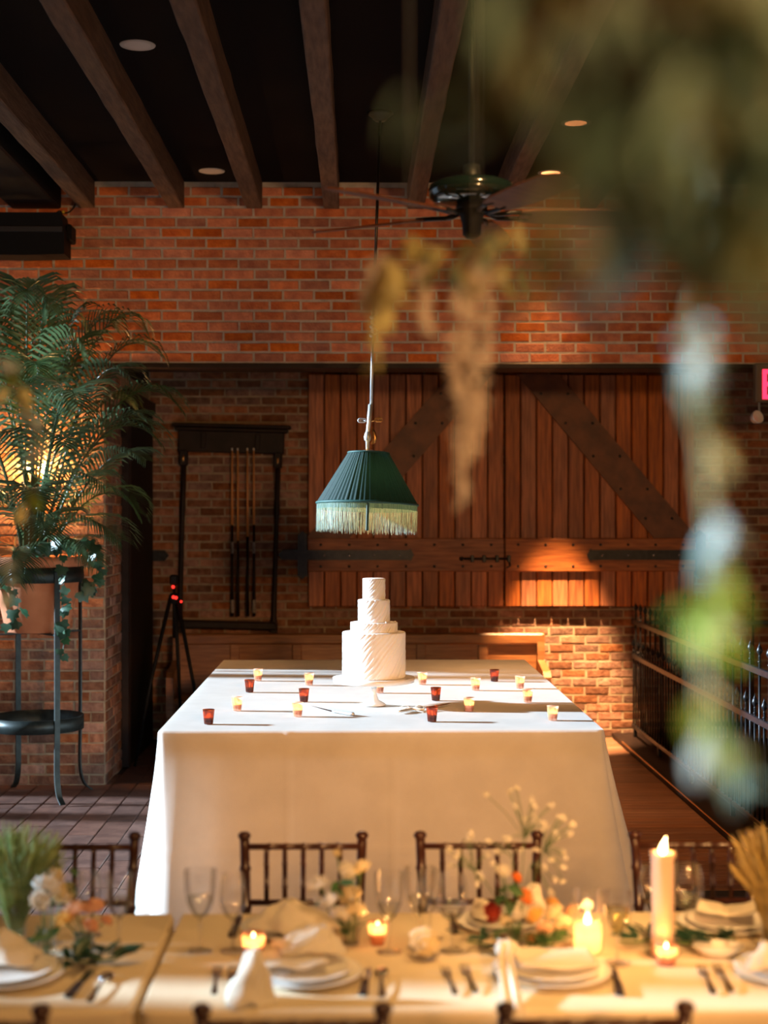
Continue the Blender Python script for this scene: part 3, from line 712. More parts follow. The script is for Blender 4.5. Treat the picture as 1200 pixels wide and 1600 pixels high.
for px, split, s in ((363, 820, 0), (372, 845, 1), (387, 838, 2), (397, 820, 3)):
    b0 = at(px, 963, ry-.07); b1 = at(px-.6, 700, ry-.085); d = b1-b0; tt = (963-split)/263.0
    q = empty('pool_cue', b0, label=['pool cue with white-specked butt end, outermost towards the tripod', 'pool cue with plain long dark butt, second from the tripod side', 'pool cue with plain dark butt, third from the tripod side', 'pool cue with pale-ringed wrap, outermost towards the barn doors'][s], cat='pool cue', group='pool cues in the rack')
    MB().tube([d*tt, d*.985], [.0105, .0068], 10).build('shaft', mat('cue_maple', (.62,.26,.07), (.70,.32,.10), rough=.35, scale=6, stretch=(4,4,.4)), q)
    MB().tube([Vector((0,0,0)), d*tt*.5, d*tt], [.0155, .013, .0107], 10).build('butt', m_rack, q)
    MB().tube([d*.985, d], .0066, 8).build('tip', m_china, q)
    if s in (0, 3):
      for u0, u1, ur in ((.02, .10, .0158), (tt-.17, tt-.10, .0128)): MB().tube([d*u0, d*u1], ur, 10).build('wrap', mat('cue_wrap', (.16,.14,.13), (.42,.38,.34), scale=80, rough=.6), q)

# ---- tripod
tp0 = at(272, 935, 11.45)
tri = empty('light_tripod', (tp0.x, tp0.y, 0), label='black folding tripod with small red lights standing behind the cake table', cat='tripod')
for a in (200, 330, 85):
    a = math.radians(a); MB().tube([(.03*math.cos(a), .03*math.sin(a), tp0.z), (.18*math.cos(a), .18*math.sin(a), tp0.z*.5), (.30*math.cos(a), .30*math.sin(a), .01)], [.016, .013, .011], 8).build('leg', m_black, tri)
MB().tube([(0,0,tp0.z-.30), (0,0,tp0.z+.17)], .013, 8).build('centre_column', m_black, tri)
MB().lathe([(.02,-.04),(.042,-.03),(.042,.02),(.025,.04)], 12, (0,0,tp0.z)).cbox((-.03,-.035,tp0.z+.10), (.03,.03,tp0.z+.18), .01).build('leg_collar', m_black, tri)
m_led = emat('red_led', (1.0, .03, .02), 2.2)
for px, py in ((270.5, 917), (271, 933), (275, 934), (283, 940)):
    c = at(px, py, 11.45-.05)-Vector(tri.location); MB().sphere(c, .010 if px > 280 else .013, 8, 6).build('red_light', m_led, tri)

# ---- exit sign with emergency lamp head
ep = at(1179, 600, YU-.06)
ex = empty('exit_sign', (ep.x, ep.y, ZU-.005), label='hanging exit sign with glowing red letters under the brick bulkhead', cat='exit sign')
ez0 = at(1179, 629, YU-.06).z - ZU + .005
MB().cbox((0, -.03, ez0), (.46, .05, .004), .008).build('sign_box', mat('sign_housing', (.10,.075,.045), rough=.5), ex)
m_red = emat('exit_red', (1.0, .025, .07), 3.2)
zt_, zb_ = ez0+.232, ez0+.022; H_ = zt_-zb_; x = .048; s = .030
def bar(mb, a, b): return mb.box((a[0], -.036, a[1]), (b[0], -.030, b[1]))
E = MB(); bar(E, (x, zb_), (x+s, zt_)); 
for z in (zb_, zb_+H_/2-s/2, zt_-s): bar(E, (x+s, z), (x+.09, z+s))
E.build('letter_e', m_red, ex)
X = MB(); x += .105
for sg in (1, -1):
    a, b = (x, x+.09-s) if sg > 0 else (x+.09-s, x)
    X.prism([(a, zb_), (a+s, zb_), (b+s, zt_), (b, zt_)], -.036, -.030)
X.build('letter_x', m_red, ex); x += .105
bar(MB(), (x, zb_), (x+s, zt_)).build('letter_i', m_red, ex); x += s+.02
t = MB(); bar(t, (x, zt_-s), (x+.09, zt_)); bar(t, (x+.045-s/2, zb_), (x+.045+s/2, zt_-s)); t.build('letter_t', m_red, ex)
lc = at(1183, 652, YU-.08)-Vector(ex.location)
MB().tube([(lc.x+.02, .0, ez0), (lc.x+.02, .0, lc.z+.02), (lc.x+.01, .0, lc.z)], .008, 8).build('lamp_arm', m_silver, ex)
mt = TR(lc) @ Matrix.Rotation(math.radians(70), 4, 'X') @ Matrix.Rotation(math.radians(25), 4, 'Y')
MB().lathe([(.012, -.05), (.035, -.035), (.048, 0), (.05, .012), (.046, .014)], 20, m=mt, caps=False).build('lamp_head', m_silver, ex)
MB().lathe([(.001, .006), (.046, .012)], 20, m=mt, caps=False).build('lamp_lens', mat('frosted_lens', (.8,.75,.7), rough=.15), ex)

# ---- iron fences round the stairwell
fx = 2.32
pl = MB().cbox((2.165, 7.6, -.02), (2.75, YB, .036), .006).build('floor_kerb', m_rack, floor); pl.name = 'stair_kerb'
MB().cbox((2.160, 7.6, .032), (2.172, YB-.5, .039), .002).build('kerb_edging', m_brass, floor)
def finial(s=1.0): return [(.004, 0), (.010, .004), (.006, .012), (.007, .018), (.017, .034), (.019, .045), (.012, .062), (.004, .078), (.0005, .096)]
def picket(h):
    return MB().tube([(0,0,0), (0,0,h)], .0075, 6).lathe(finial(), 10, (0,0,h-.002)).lathe([(.0075, 0), (.013, .006), (.0075, .012)], 8, (0,0,h-.03))
pk_t = picket(1.0-.12+.08).mesh('picket', m_iron); pk_s = picket(.71-.12+.06).mesh('picket', m_iron)
fen = empty('stair_fence', (fx, 10.3, .036), label='long black wrought iron fence with two tiers of ball-and-spike finials', cat='fence')
for z, t in ((.12, .016), (.71, .020), (1.0, .020)): MB().cbox((-.012, -2.7, z-.036-t), (.012, 2.40, z-.036+t), .004).build('rail', m_iron, fen)
y = -2.65; k = 0
while y < 2.4:
    link('picket', pk_t if k % 2 == 0 else pk_s, fen, (0, y, .12-.036)); y += .1025; k += 1
for y in (-2.2, -1.0, .15, 1.28, 2.3): MB().cbox((-.014, y-.014, 0), (.014, y+.014, .10), .003).build('foot', m_iron, fen)
gp = at(1150, 970, 12.55)
fe2 = empty('stair_fence', ((fx+.06+4.2)/2, 12.55, .0), label='short black iron fence with spiked bars across the far side of the stairwell', cat='fence')
hwf = (4.2-fx-.06)/2
for z in (.15, 1.0): MB().cbox((-hwf, -.012, z-.018), (hwf, .012, z+.018), .004).build('rail', m_iron, fe2)
pk2 = MB().tube([(0,0,0), (0,0,1.17)], .011, 6).lathe(finial(), 10, (0,0,1.165)).lathe([(.011, 0), (.022, .01), (.011, .02)], 8, (0,0,1.14)).mesh('picket', m_iron)
for i in range(10): link('picket', pk2, fe2, (-hwf+.16+i*.19, 0, .0))
# ================================================================ PLANT CORNER
PX, PY = -2.17, 10.18
stand = empty('plant_stand', (PX, PY, 0), label='tall wrought iron plant stand with curled feet holding the terracotta pot', cat='plant stand')
pz0 = at(60, 986, PY).z; pz1 = at(60, 868, PY).z
def rp_(r, a, z): return Vector((r*math.cos(a), r*math.sin(a), z))
zr = at(60, 1128, PY).z; zh = at(60, 897, PY).z
for k in range(4):
    a = math.radians(-54 + 90*k)
    pts = [rp_(.315, a, zh+.02), rp_(.315, a, zr), rp_(.312, a, .32), rp_(.315, a, .16), rp_(.345, a, .06), rp_(.40, a, .012)]
    mb = MB(); cm = catmull(pts, 6); tg = Vector((-math.sin(a), math.cos(a), 0)); ra = Vector((math.cos(a), math.sin(a), 0))
    vs = []; fs = []
    for i, p in enumerate(cm):
        d = (cm[min(i+1, len(cm)-1)]-cm[max(i-1, 0)]).normalized(); nn = tg.cross(d).normalized()
        vs += [p+tg*.019+nn*.005, p-tg*.019+nn*.005, p-tg*.019-nn*.005, p+tg*.019-nn*.005]
    for i in range(len(cm)-1):
        for j in range(4): fs.append((i*4+j, i*4+(j+1) % 4, i*4+4+(j+1) % 4, i*4+4+j))
    fs += [(3,2,1,0), tuple(len(vs)-4+j for j in range(4))]
    mb.add(vs, fs).build('leg', m_iron2, stand)
for z, h, ri in ((zr, .045, .300), (zh, .05, .284)):
    MB().lathe([(ri, z-h), (.310, z-h), (.310, z+h), (ri, z+h), (ri, z-h)], 48, caps=False).build('band', m_iron2, stand)
for a in (0, PI/2): MB().cbox((-.312, -.014, pz0-.016), (.312, .014, pz0-.004), .003, rotz(a-.94)).build('cross_bar', m_iron2, stand)
pot = empty('terracotta_pot', (PX, PY, pz0-.002), label='large terracotta pot in the iron plant stand', cat='plant pot')
hp_ = pz1-pz0
MB().lathe([(.001, 0), (.20, 0), (.21, .01), (.265, hp_*.55), (.270, hp_*.57), (.272, hp_*.60), (.291, hp_*.862), (.32, hp_*.872), (.335, hp_*.98), (.325, hp_), (.30, hp_), (.285, hp_*.85), (.001, hp_*.85)], 56).build('pot_body', m_terra, pot)
MB().lathe([(.001, hp_*.90), (.29, hp_*.90)], 32, caps=False).build('soil', mat('soil', (.02,.012,.008), rough=1), pot)
palm = empty('areca_palm', (PX, PY, pz1-.05), label='bushy palm with arching feathery fronds growing in the terracotta pot', cat='palm')
P0 = Vector((PX, PY, pz1-.05))
rr = random.Random(12)
def frond(tip, lift=.5, width=.26, n=30, side=0.0):
    tip = Vector(tip); base = P0 + Vector((rr.uniform(-.08,.08), rr.uniform(-.08,.08), 0))
    mid = base + (tip-base)*.55 + Vector((0, 0, max(0, tip.z-base.z)*.45 + lift*.62)) + Vector((rr.uniform(-.06,.06), rr.uniform(-.06,.06), 0))
    cv = bez(base, mid, tip, n+10); mb = MB()
    mb.tube(cv[::3]+[cv[-1]], [.010-.0085*i/(len(cv[::3])) for i in range(len(cv[::3])+1)], 5)
    L0 = width
    for i in range(10, len(cv)-1):
        t = (i-10)/(len(cv)-11); p = cv[i]; d = (cv[i+1]-cv[i-1]).normalized()
        sd = d.cross(Vector((0,0,1))); sd = sd.normalized() if sd.length > 1e-3 else Vector((1,0,0)); up = sd.cross(d)
        L = L0*(.45+.75*math.sin(PI*min(1, .18+t*.80)))*(1-.35*t)*rr.uniform(.9,1.1)
        for s in (-1, 1):
            o = (sd*s*.80 + d*(.55+.35*t) + up*.22).normalized(); w = .0105
            a = p; b = p+o*L*.45; b.z -= .02*L; c = p+o*L*.8 - Vector((0,0,L*.16)); e = p+o*L - Vector((0,0,L*.36))
            q = d*w
            mb.add([a-q*.4, a+q*.4, b-q, b+q, c-q*.7, c+q*.7, e], [(0,1,3,2), (2,3,5,4), (4,5,6)], True)
    mb.build('frond', m_palm, palm, world=True)
def R(px, py, dy): return at(px, py, PY+dy)
FR = [(285,640,-.15,.85),(250,690,-.2,.7),(238,665,-.35,.55),(255,560,.1,.8),(228,520,-.05,.85),(205,590,-.45,.6),(185,520,.0,.8),(135,520,.2,.8),(80,485,-.2,.8),
      (40,470,-.3,.75),(-60,480,.1,.8),(122,640,-.75,.85),(100,700,-.7,.6),(230,720,-.45,.45),(190,845,-.35,.55),(215,800,-.1,.6),(165,760,-.55,.45),(70,840,-.6,.55),
      (-30,800,-.55,.6),(20,905,-.7,.5),(-80,650,-.4,.7),(-90,560,.0,.8),(60,800,-.75,.7),(-40,720,-.7,.75),(150,880,-.45,.5),(-100,780,-.2,.6),(140,560,-.3,.9),(60,590,-.5,.8),(210,640,.15,.6),(45,520,.15,.8),(-20,520,.1,.85)]
for px, py, dy, lf in FR: frond(R(px, py, dy), lf, rr.uniform(.30, .40), rr.choice((24, 27, 30)))
for k in range(7):
    a = rr.uniform(0, 6.28); MB().tube([P0+Vector((.06*math.cos(a), .06*math.sin(a), -.04)), P0+Vector((.10*math.cos(a), .10*math.sin(a), .55))], [.016, .009], 7).build('stem', m_palm, palm, world=True)
# ---- ivy trailing over the rim
ivy = empty('ivy', (PX, PY-.2, pz1-.03), label='dark green ivy trailing over the terracotta pot under the palm', cat='ivy')
ol = [(0,0), (.35,-.12), (.62,.05), (.48,.32), (.55,.62), (.24,.66), (0,1.05), (-.24,.66), (-.55,.62), (-.48,.32), (-.62,.05), (-.35,-.12)]
vv = [(x, z*.0+y, .10*(1-abs(x))-.12*y*y) for (x, y), z in zip(ol, [0]*12)] + [(0,.32,.13)]
ivm = MB().add(vv, [(i, (i+1) % 12, 12) for i in range(12)], True).mesh('ivy_leaf', m_ivy)
def vine(pts, nl, s0, s1, spread=.05, par=ivy, lm=ivm, lname='leaf', vm=m_ivy, rad=.003, facing=-PI/2, r2=rr):
    cv = catmull(pts, 6); MB().tube(cv, rad, 5).build('vine', vm, par, world=True)
    inv = wloc(par).inverted()
    for i in range(nl):
        t = (i+.5)/nl; f = t*(len(cv)-1); k = int(f); p = cv[k].lerp(cv[min(k+1, len(cv)-1)], f-k)
        s = r2.uniform(s0, s1)
        q = p + Vector((r2.uniform(-spread, spread), r2.uniform(-spread, .2*spread), r2.uniform(-spread, spread)*.5))
        o = link(lname, lm, par, inv @ q, (math.radians(r2.uniform(55, 115)), r2.uniform(-.5,.5)+PI*0, r2.uniform(-.9, .9)), (s, s, s))
        o.rotation_euler = Euler((math.radians(-90+r2.uniform(-35, 35)), r2.uniform(-.6, .6), PI+r2.uniform(-.9, .9)), 'XYZ')
def pv_(px, py, dy=-.36): return at(px, py, PY+dy)
vine([pv_(60,858,-.24), pv_(38,856,-.34), pv_(15,895), pv_(28,940), pv_(22,982)], 16, .055, .085)
vine([pv_(70,856,-.24), pv_(92,855,-.34), pv_(100,915,-.38), pv_(97,960,-.38), pv_(102,990,-.38), pv_(96,1028,-.38)], 18, .05, .08, .03)
vine([pv_(95,850,-.15), pv_(128,848,-.28), pv_(152,868,-.22), pv_(148,905,-.24), pv_(130,925,-.26)], 20, .06, .095)
vine([pv_(40,858,-.30), pv_(70,852,-.34), pv_(105,846,-.33), pv_(135,852,-.26)], 16, .055, .09)
vine([pv_(62,858,-.24), pv_(44,856,-.34), pv_(38,905,-.38)], 7, .055, .08)
# ---- sconce on the pier behind the palm
scp = at(62, 742, YU-.012)
sc = empty('wall_sconce', scp, label='glowing wall sconce on the brick pier behind the palm', cat='wall lamp')
MB().lathe([(.001, 0), (.05, 0), (.055, .008), (.04, .02), (.012, .024)], 20, m=Matrix.Rotation(PI/2, 4, 'X')).tube([(0,-.02,0), (0,-.10,-.03), (0,-.13,.01)], .008, 8).build('bracket', m_brass, sc)
for s in (-1, 1):
    MB().lathe([(.02, 0), (.045, .05), (.055, .11)], 20, (s*.06, -.13, .0), caps=False).build('glass_shade', m_glass, sc)
    MB().sphere((s*.06, -.13, .05), .022, 10, 8, (1,1,1.4)).build('bulb', emat('sconce_bulb', (1.0,.60,.25), 30.0), sc)
lamp('POINT', 'sconce_light', scp+Vector((0,-.13,.06)), 85, (1.0,.48,.15), shadow_soft_size=.05)
# ================================================================ DINING TABLE IN FRONT
DZ = 0.76
def dt(px, py): return onz(px, py, DZ)
yF = dt(560, 1577).y; yK = dt(560, 1427).y; xs = dt(243, 1505).x
def dining_table(xa, xb, lab, clab):
    c = ((xa+xb)/2, (yF+yK)/2, 0); h = ((xb-xa)/2-.016, (yK-yF)/2)
    t = empty('dining_table', c, label=lab, cat='table')
    MB().cbox((-h[0]+.012, -h[1]+.012, DZ-.035), (h[0]-.012, h[1]-.012, DZ-.004), .006).build('tabletop', m_rack, t)
    for sx in (-1, 1):
        for sy in (-1, 1): MB().tube([(sx*(h[0]-.04), sy*(h[1]-.10), 0), (sx*(h[0]-.05), sy*(h[1]-.12), DZ-.03)], .02, 8).build('leg', m_iron, t)
    cl = drape(h[0], h[1], DZ, (.006,.006,.006,.006), (50, 30), 10, drop=.25, ripple=.002, foldamp=.004, rcorner=.02, midflare=.003).build('tablecloth', m_linen2, label=clab, cat='tablecloth')
    cl.location = c
dining_table(xs-2.0, xs, 'dining table under a white cloth with the green grass vase on it', 'white cloth on the dining table that carries the green grass vase')
dining_table(xs, xs+2.2, 'dining table under a white cloth with the tall pillar candle on it', 'white cloth on the dining table that carries the tall pillar candle')
# ---- chiavari chairs
def make_chair():
    c = empty('chiavari_chair', (0,0,0), label='', cat='chair', group='dark ballroom chairs around the dining tables')
    H = .915; hw = .178
    def bamboo(p0, p1, r, nodes, n=10):
        p0, p1 = Vector(p0), Vector(p1); pts = []; rs = []
        ts = sorted(nodes)
        allt = [0]+[q for t in ts for q in (t-.022, t, t+.022)]+[1]
        for t in allt:
            pts.append(p0.lerp(p1, t)); rs.append(r*1.28 if t in ts else r)
        return MB().tube(pts, rs, n)
    for s in (-1, 1):       # back posts (chair looks along -y, its back at +y)
        bamboo((s*.165, .20, 0), (s*.165, .175, .45), .0145, (.3, .62)).put(bamboo((s*.165, .175, .45), (s*(hw+.004), .235, H), .0145, (.28, .55, .80)), Matrix()).lathe([(.0145, 0), (.020, .006), (.020, .014), (.0145, .02), (.010, .022)], 12, (s*(hw+.004), .236, H-.005)).build('back_post', m_chair, c)
        bamboo((s*.19, -.20, 0), (s*.185, -.185, .44), .0145, (.3, .62)).build('front_leg', m_chair, c)
    def by(z): return .175 + (z-.45)*.06/.465
    def bx(z): return .165 + (z-.45)*(hw+.004-.165)/.465
    for z, nm in ((H-.028, 'top_rail'), (H-.195, 'lower_back_rail')): bamboo((-bx(z), by(z), z), (bx(z), by(z), z), .0095, (.21, .355, .5, .645, .79) if nm == 'top_rail' else ()).build(nm, m_chair, c)
    for i in range(5):
        x = -.112+i*.056; bamboo((x, by(H-.195), H-.195), (x*1.02, by(H-.03), H-.03), .0078, (.28, .70)).build('spindle', m_chair, c)
    MB().cbox((-.195, -.20, .435), (.195, .185, .455), .008).build('seat', m_chair, c)
    subsurf(MB().cbox((-.185, -.19, .455), (.185, .17, .495), .018).build('cushion', mat('cushion', (.55,.50,.42), (.6,.55,.47), rough=.9), c), 1)
    for z in (.16, .26): 
        MB().tube([(-.187, -.19, z), (.187, -.19, z)], .009, 8).build('stretcher', m_chair, c)
        for s in (-1, 1): MB().tube([(s*.187, -.19, z+.03), (s*.166, .19, z+.03)], .009, 8).build('stretcher', m_chair, c)
    return c
ch = make_chair()
yc = 4.66-.235
def atx(px, y): return at(px, 1300, y).x
far = [(474, 'dark wooden ballroom chair behind the white rose posy, its back to the cake table'), (748, 'dark wooden ballroom chair behind the orange ranunculus, its back to the cake table'),
       (118, 'dark wooden ballroom chair behind the green grass vase'), (1083, 'dark wooden ballroom chair behind the tall pillar candle, in front of the iron fence')]
for i, (px, lab) in enumerate(far):
    o = ch if i == 0 else copy_tree(ch); o.location = (atx(px, 4.66), yc, 0); o['label'] = lab
for px, lab in ((457, 'dark wooden ballroom chair at the plate with the napkin standing like a cone'), (930, 'dark wooden ballroom chair at the plate beside the napkin hanging over the table edge'), (-78, 'dark wooden ballroom chair at the plate next to the green grass vase')):
    copy_tree(ch, None, (atx(px, 3.03), 3.03+.235, 0), PI, lab)
# ---- tableware
def plate(px, py, r, lab, charger=True):
    p = dt(px, py); o = empty('dinner_plate', (p.x, p.y, DZ+.001), label=lab, cat='plate', group='plates on the dining tables')
    if charger: MB().lathe([(.001, 0), (r*.62, 0), (r*.70, .003), (r*.98, .016), (r, .019), (r*.97, .0195), (r*.70, .007), (.001, .005)], 56).build('charger', m_china, o)
    k = r*.80; z = .007 if charger else 0
    MB().lathe([(.001, z), (k*.6, z), (k*.68, z+.004), (k*.98, z+.016), (k, z+.018), (k*.97, z+.0185), (k*.68, z+.008), (.001, z+.006)], 48).build('plate', m_china, o)
    return p
def napkin_flat(px, py, z, w, l, rz, lab, tilt=0, wave=.01, seed=0, name='napkin', grp=True):
    p = dt(px, py); r = random.Random(seed); a, b, c = r.uniform(5, 9), r.uniform(0, 6), r.uniform(4, 8)
    o = MB().grid(lambda u, v: ((u-.5)*w, (v-.5)*l*(1+.1*math.sin(u*4)), .012+tilt*abs(u-.5)*2 + wave*math.sin(u*a+b)*math.cos(v*c)), 18, 18, True).build(name, m_napkin, label=lab, cat='napkin', group='linen napkins on the dining tables')
    solid(o, .006); o.location = (p.x, p.y, DZ+z); o.rotation_euler = (0, 0, rz); return o
def napkin_cone(px, py, r, h, lab, lean=(0,0), folds=5, drop=0.0, seed=0):
    p = dt(px, py); q = random.Random(seed); ph = q.uniform(0, 6)
    def fn(u, v):
        a = 2*PI*u; rad = r*(1-v)**.75*(1+.22*math.sin(a*folds+ph)*(1-v)) + .006
        nz = noise.noise_vector(Vector((rad*math.cos(a)*28+seed, rad*math.sin(a)*28, v*3)))*.010
        return (rad*math.cos(a)+lean[0]*v+nz.x, rad*math.sin(a)*.8+lean[1]*v+nz.y, max(.003, .003 + h*v + .004*math.sin(a*3)+nz.z))
    o = MB().grid(fn, 48, 14, True).build('napkin', m_napkin, label=lab, cat='napkin', group='linen napkins on the dining tables')
    solid(o, .003); o.location = (p.x, p.y, DZ+drop); return o
plate(475, 1527, .148, 'white plate on a charger under the cone-folded napkin beside two forks')
plate(862, 1525, .150, 'white plate on a charger beside the napkin hanging over the table edge')
plate(5, 1528, .155, 'white plate on a charger holding a folded napkin near the green grass vase')
plate(1246, 1524, .155, 'white plate on a charger beside the two forks near the pillar candle')
plate(452, 1456, .135, 'white plate with a draped napkin in front of the white rose posy chair')
plate(790, 1448.5, .135, 'white plate behind the red and orange ranunculus')
plate(1134, 1449, .135, 'white plate with a napkin near the golden grass vase')
pb_ = dt(1122, 1492); o = empty('butter_dish', (pb_.x, pb_.y, DZ+.001), label='small oval cream dish in front of the leaf garland', cat='dish')
MB().lathe([(.001, 0), (.04, 0), (.05, .005), (.066, .022), (.068, .025), (.063, .025), (.048, .009), (.001, .007)], 40, m=Matrix.Diagonal((1, .8, 1, 1))).build('bowl', m_china, o)
napkin_flat(455, 1520, .026, .17, .15, .15, 'pale napkin folded flat on the plate beside the cone-folded napkin', 0, .006, 2)
napkin_cone(388, 1566, .052, .115, 'cream napkin standing like a cone beside two forks', (.01, .03), 3, 0, 3)
napkin_cone(482, 1508, .085, .05, 'cream napkin bunched up on the near plate behind the cone-folded napkin', (.03, .02), 4, .042, 5)
napkin_cone(462, 1462, .11, .06, 'large draped ivory napkin on the far plate in front of the dark chair', (-.02, .02), 4, .026, 8)
napkin_cone(760, 1448, .040, .05, 'small white napkin fold on the plate behind the ranunculus', (-.02, 0), 3, .026, 4)
napkin_flat(1134, 1448, .026, .16, .10, -.2, 'cream napkin folded flat on the plate near the golden grass vase', .03, .008, 5)
napkin_cone(12, 1515, .085, .07, 'white napkin peaked on the plate near the green grass vase', (-.03, .02), 3, .026, 6)
napkin_flat(868, 1520, .026, .20, .15, .05, 'golden cream napkin lying flat on the plate beside the hanging napkin', 0, .004, 7)
napkin_cone(822, 1447, .045, .085, 'tall cream napkin fan on the plate behind the ranunculus', (.03, .02), 5, .026, 11)
napkin_cone(1198, 1530, .045, .06, 'pinkish napkin knot on the plate near the two forks', (0, 0), 3, .026, 9)
# tied napkin hanging over the near edge
hn = empty('hanging_napkin', dt(793, 1512), label='white knotted napkin whose tail hangs over the near table edge', cat='napkin')
def hnf(u, v):
    q = [(0, .05, .052), (.0, .0, .058), (-.01, -.06, .044), (-.015, -.12, .036), (-.02, yF-hn.location.y-.035, .01), (-.022, yF-hn.location.y-.055, -.05), (-.022, yF-hn.location.y-.06, -.13)]
    f = v*(len(q)-1); k = min(int(f), len(q)-2); c = Vector(q[k]).lerp(Vector(q[k+1]), f-k); ww = .028*(.6+.6*abs(v-.25))
    return (c.x+(u-.5)*2*ww, c.y, c.z+.008*math.cos(u*9))
solid(MB().grid(hnf, 12, 30).build('tail', m_napkin, hn), .004)
MB().sphere((0, .01, .045), .032, 12, 8, (1, .9, .75)).build('knot', m_napkin, hn)
def cutlery(kind, px0, py0, px1, py1, lab):
    a = dt(px0, py0); b = dt(px1, py1); d = (b-a); L = d.length; ang = math.atan2(d.y, d.x)
    if L > .225: a = (a+b)/2 - d/L*.11; L = .22
    o = empty(kind, (a.x, a.y, DZ+.004), (0, 0, ang), label=lab, cat=kind, group=kind+'s on the dining tables')
    hl = L*.58      # local x: from head (0) to handle end (L)
    def strip(xs, ws, zs, t=.0016):
        vs = []; fs = []
        for x, w_, z in zip(xs, ws, zs): vs += [(x, -w_, z), (x, w_, z), (x, w_, z+t), (x, -w_, z+t)]
        for i in range(len(xs)-1):
            for j in range(4): fs.append((i*4+j, i*4+(j+1) % 4, i*4+4+(j+1) % 4, i*4+4+j))
        n = len(xs)*4; fs += [(3,2,1,0), (n-4, n-3, n-2, n-1)]; return MB().add(vs, fs)
    if kind == 'fork':
        strip([L*.22, L*.30, L*.36, L*.42, L*.7, L*.95, L], [.0115, .011, .006, .0032, .005, .009, .006], [.001, .0, .004, .008, .006, .002, .001]).build('handle', m_steel, o)
        for k in range(4): strip([0, L*.1, L*.23], [.0009, .0016, .0018], [.006, .002, .001]).build('tine', m_steel, o).location.y = (k-1.5)*.0066
    elif kind == 'knife':
        strip([0, L*.08, L*.3, L*.52], [.001, .008, .0095, .006], [.001]*4, .0012).build('blade', m_steel, o)
        strip([L*.5, L*.55, L*.8, L*.97, L], [.006, .008, .010, .011, .006], [.0]*5, .008).build('handle', m_rack, o)
    else:
        MB().sphere((L*.13, 0, .004), 1, 12, 8, (L*.15, .019, .006)).build('bowl', m_steel, o)
        strip([L*.26, L*.34, L*.7, L*.95, L], [.005, .003, .005, .009, .006], [.003, .006, .005, .002, .001]).build('handle', m_steel, o)
cutlery('fork', 341, 1510, 334, 1563, 'steel fork beside the cone-folded napkin, further from it')
cutlery('fork', 366, 1507, 356, 1568, 'steel fork right next to the cone-folded napkin')
cutlery('knife', 577, 1508, 566, 1566, 'dark-handled knife next to a spoon beside the napkin-covered plate')
cutlery('spoon', 596, 1508, 597, 1572, 'steel spoon next to a dark-handled knife beside the napkin-covered plate')
cutlery('fork', 694, 1513, 713, 1560, 'steel fork left out beside the hanging napkin, further from it')
cutlery('fork', 723, 1508, 746, 1560, 'steel fork nearer to the hanging napkin')
cutlery('knife', 957, 1512, 970, 1562, 'dark-handled knife lying beside the golden napkin plate')
cutlery('fork', 1095, 1513, 1116, 1558, 'steel fork in front of the oval dish, nearer to the pillar candle')
cutlery('fork', 1117, 1508, 1146, 1558, 'steel fork in front of the oval dish, nearer to the plate')
cutlery('knife', 147, 1515, 103, 1566, 'dark-handled knife beside the plate near the green grass vase')
cutlery('spoon', 172, 1522, 138, 1572, 'tarnished spoon beside the dark-handled knife near the green grass vase')
cutlery('knife', 376, 1432, 362, 1468, 'dark-handled knife at the far plate with the ivory napkin')
cutlery('knife', 705, 1428, 711, 1462, 'dark-handled knife at the far plate under the ranunculus')
# ---- glasses
def goblet(px, py, H, R0, lab, fill=0.0, kind='goblet', wat=None):
    p = dt(px, py); o = empty('water_goblet' if kind == 'goblet' else 'wine_glass', (p.x, p.y, DZ+.001), label=lab, cat='glass', group='stemmed glasses on the dining tables')
    st_ = H*.40
    if kind == 'goblet': bowl = [(.004, st_), (R0*.45, st_+.012), (R0*.80, st_+.04), (R0*.95, st_+.075), (R0, H)]
    else: bowl = [(.004, st_), (R0*.55, st_+.010), (R0*.95, st_+.04), (R0*1.0, st_+.06), (R0*.9, H-.02), (R0*.78, H)]
    MB().lathe(bowl, 32, caps=False).build('bowl', m_glass, o)
    MB().lathe([(.034, .0), (.034, .0015), (.012, .006), (.0045, .014), (.0038, st_*.6), (.006, st_*.85), (.005, st_)], 24).build('stem', m_glass, o)
    if fill:
        zt2 = st_ + (H-st_)*fill; w_ = [(r*.95, z) for r, z in bowl if z < zt2]
        for (ra, za), (rb_, zb2) in zip(bowl, bowl[1:]):
            if za < zt2 <= zb2: w_.append(((ra+(rb_-ra)*(zt2-za)/(zb2-za))*.95, zt2))
        w_.append((.001, zt2)); w_[0] = (.001, w_[0][1]+.002)
        MB().lathe(w_, 28, caps=False).build('water', wat or m_water, o)
goblet(313, 1487, .215, .043, 'large water goblet half full beside the glowing footed votive', .45)
goblet(364, 1486, .205, .036, 'slim empty wine glass beside the half-full goblet near the forks', 0, 'wine')
goblet(186, 1483, .200, .040, 'half-full goblet beside the peach roses near the seam of the tables', .45)
goblet(140, 1462, .175, .036, 'empty stemmed glass between the cream roses and the half-full goblet', 0, 'wine')
goblet(608, 1488, .210, .040, 'half-full goblet behind the spoon next to the small votive', .35)
goblet(656, 1482, .215, .042, 'half-full goblet directly behind the cream rosette', .40)
goblet(672, 1468, .190, .036, 'slim wine glass behind the cream rosette', 0, 'wine')
goblet(706, 1487, .205, .043, 'round wine glass beside the cream rosette nearest the forks', .25, 'wine')
goblet(965, 1506, .185, .036, 'tall water glass with pale liquid beside the glowing hurricane', .62, 'goblet', glassmat('pale_wine', (.85,.80,.55), .1))
goblet(1020, 1462, .190, .040, 'stemmed glass close behind the pillar candle', 0, 'wine')
goblet(1073, 1470, .205, .046, 'round wine glass beside the pillar candle in front of the dark chair', .3, 'wine')
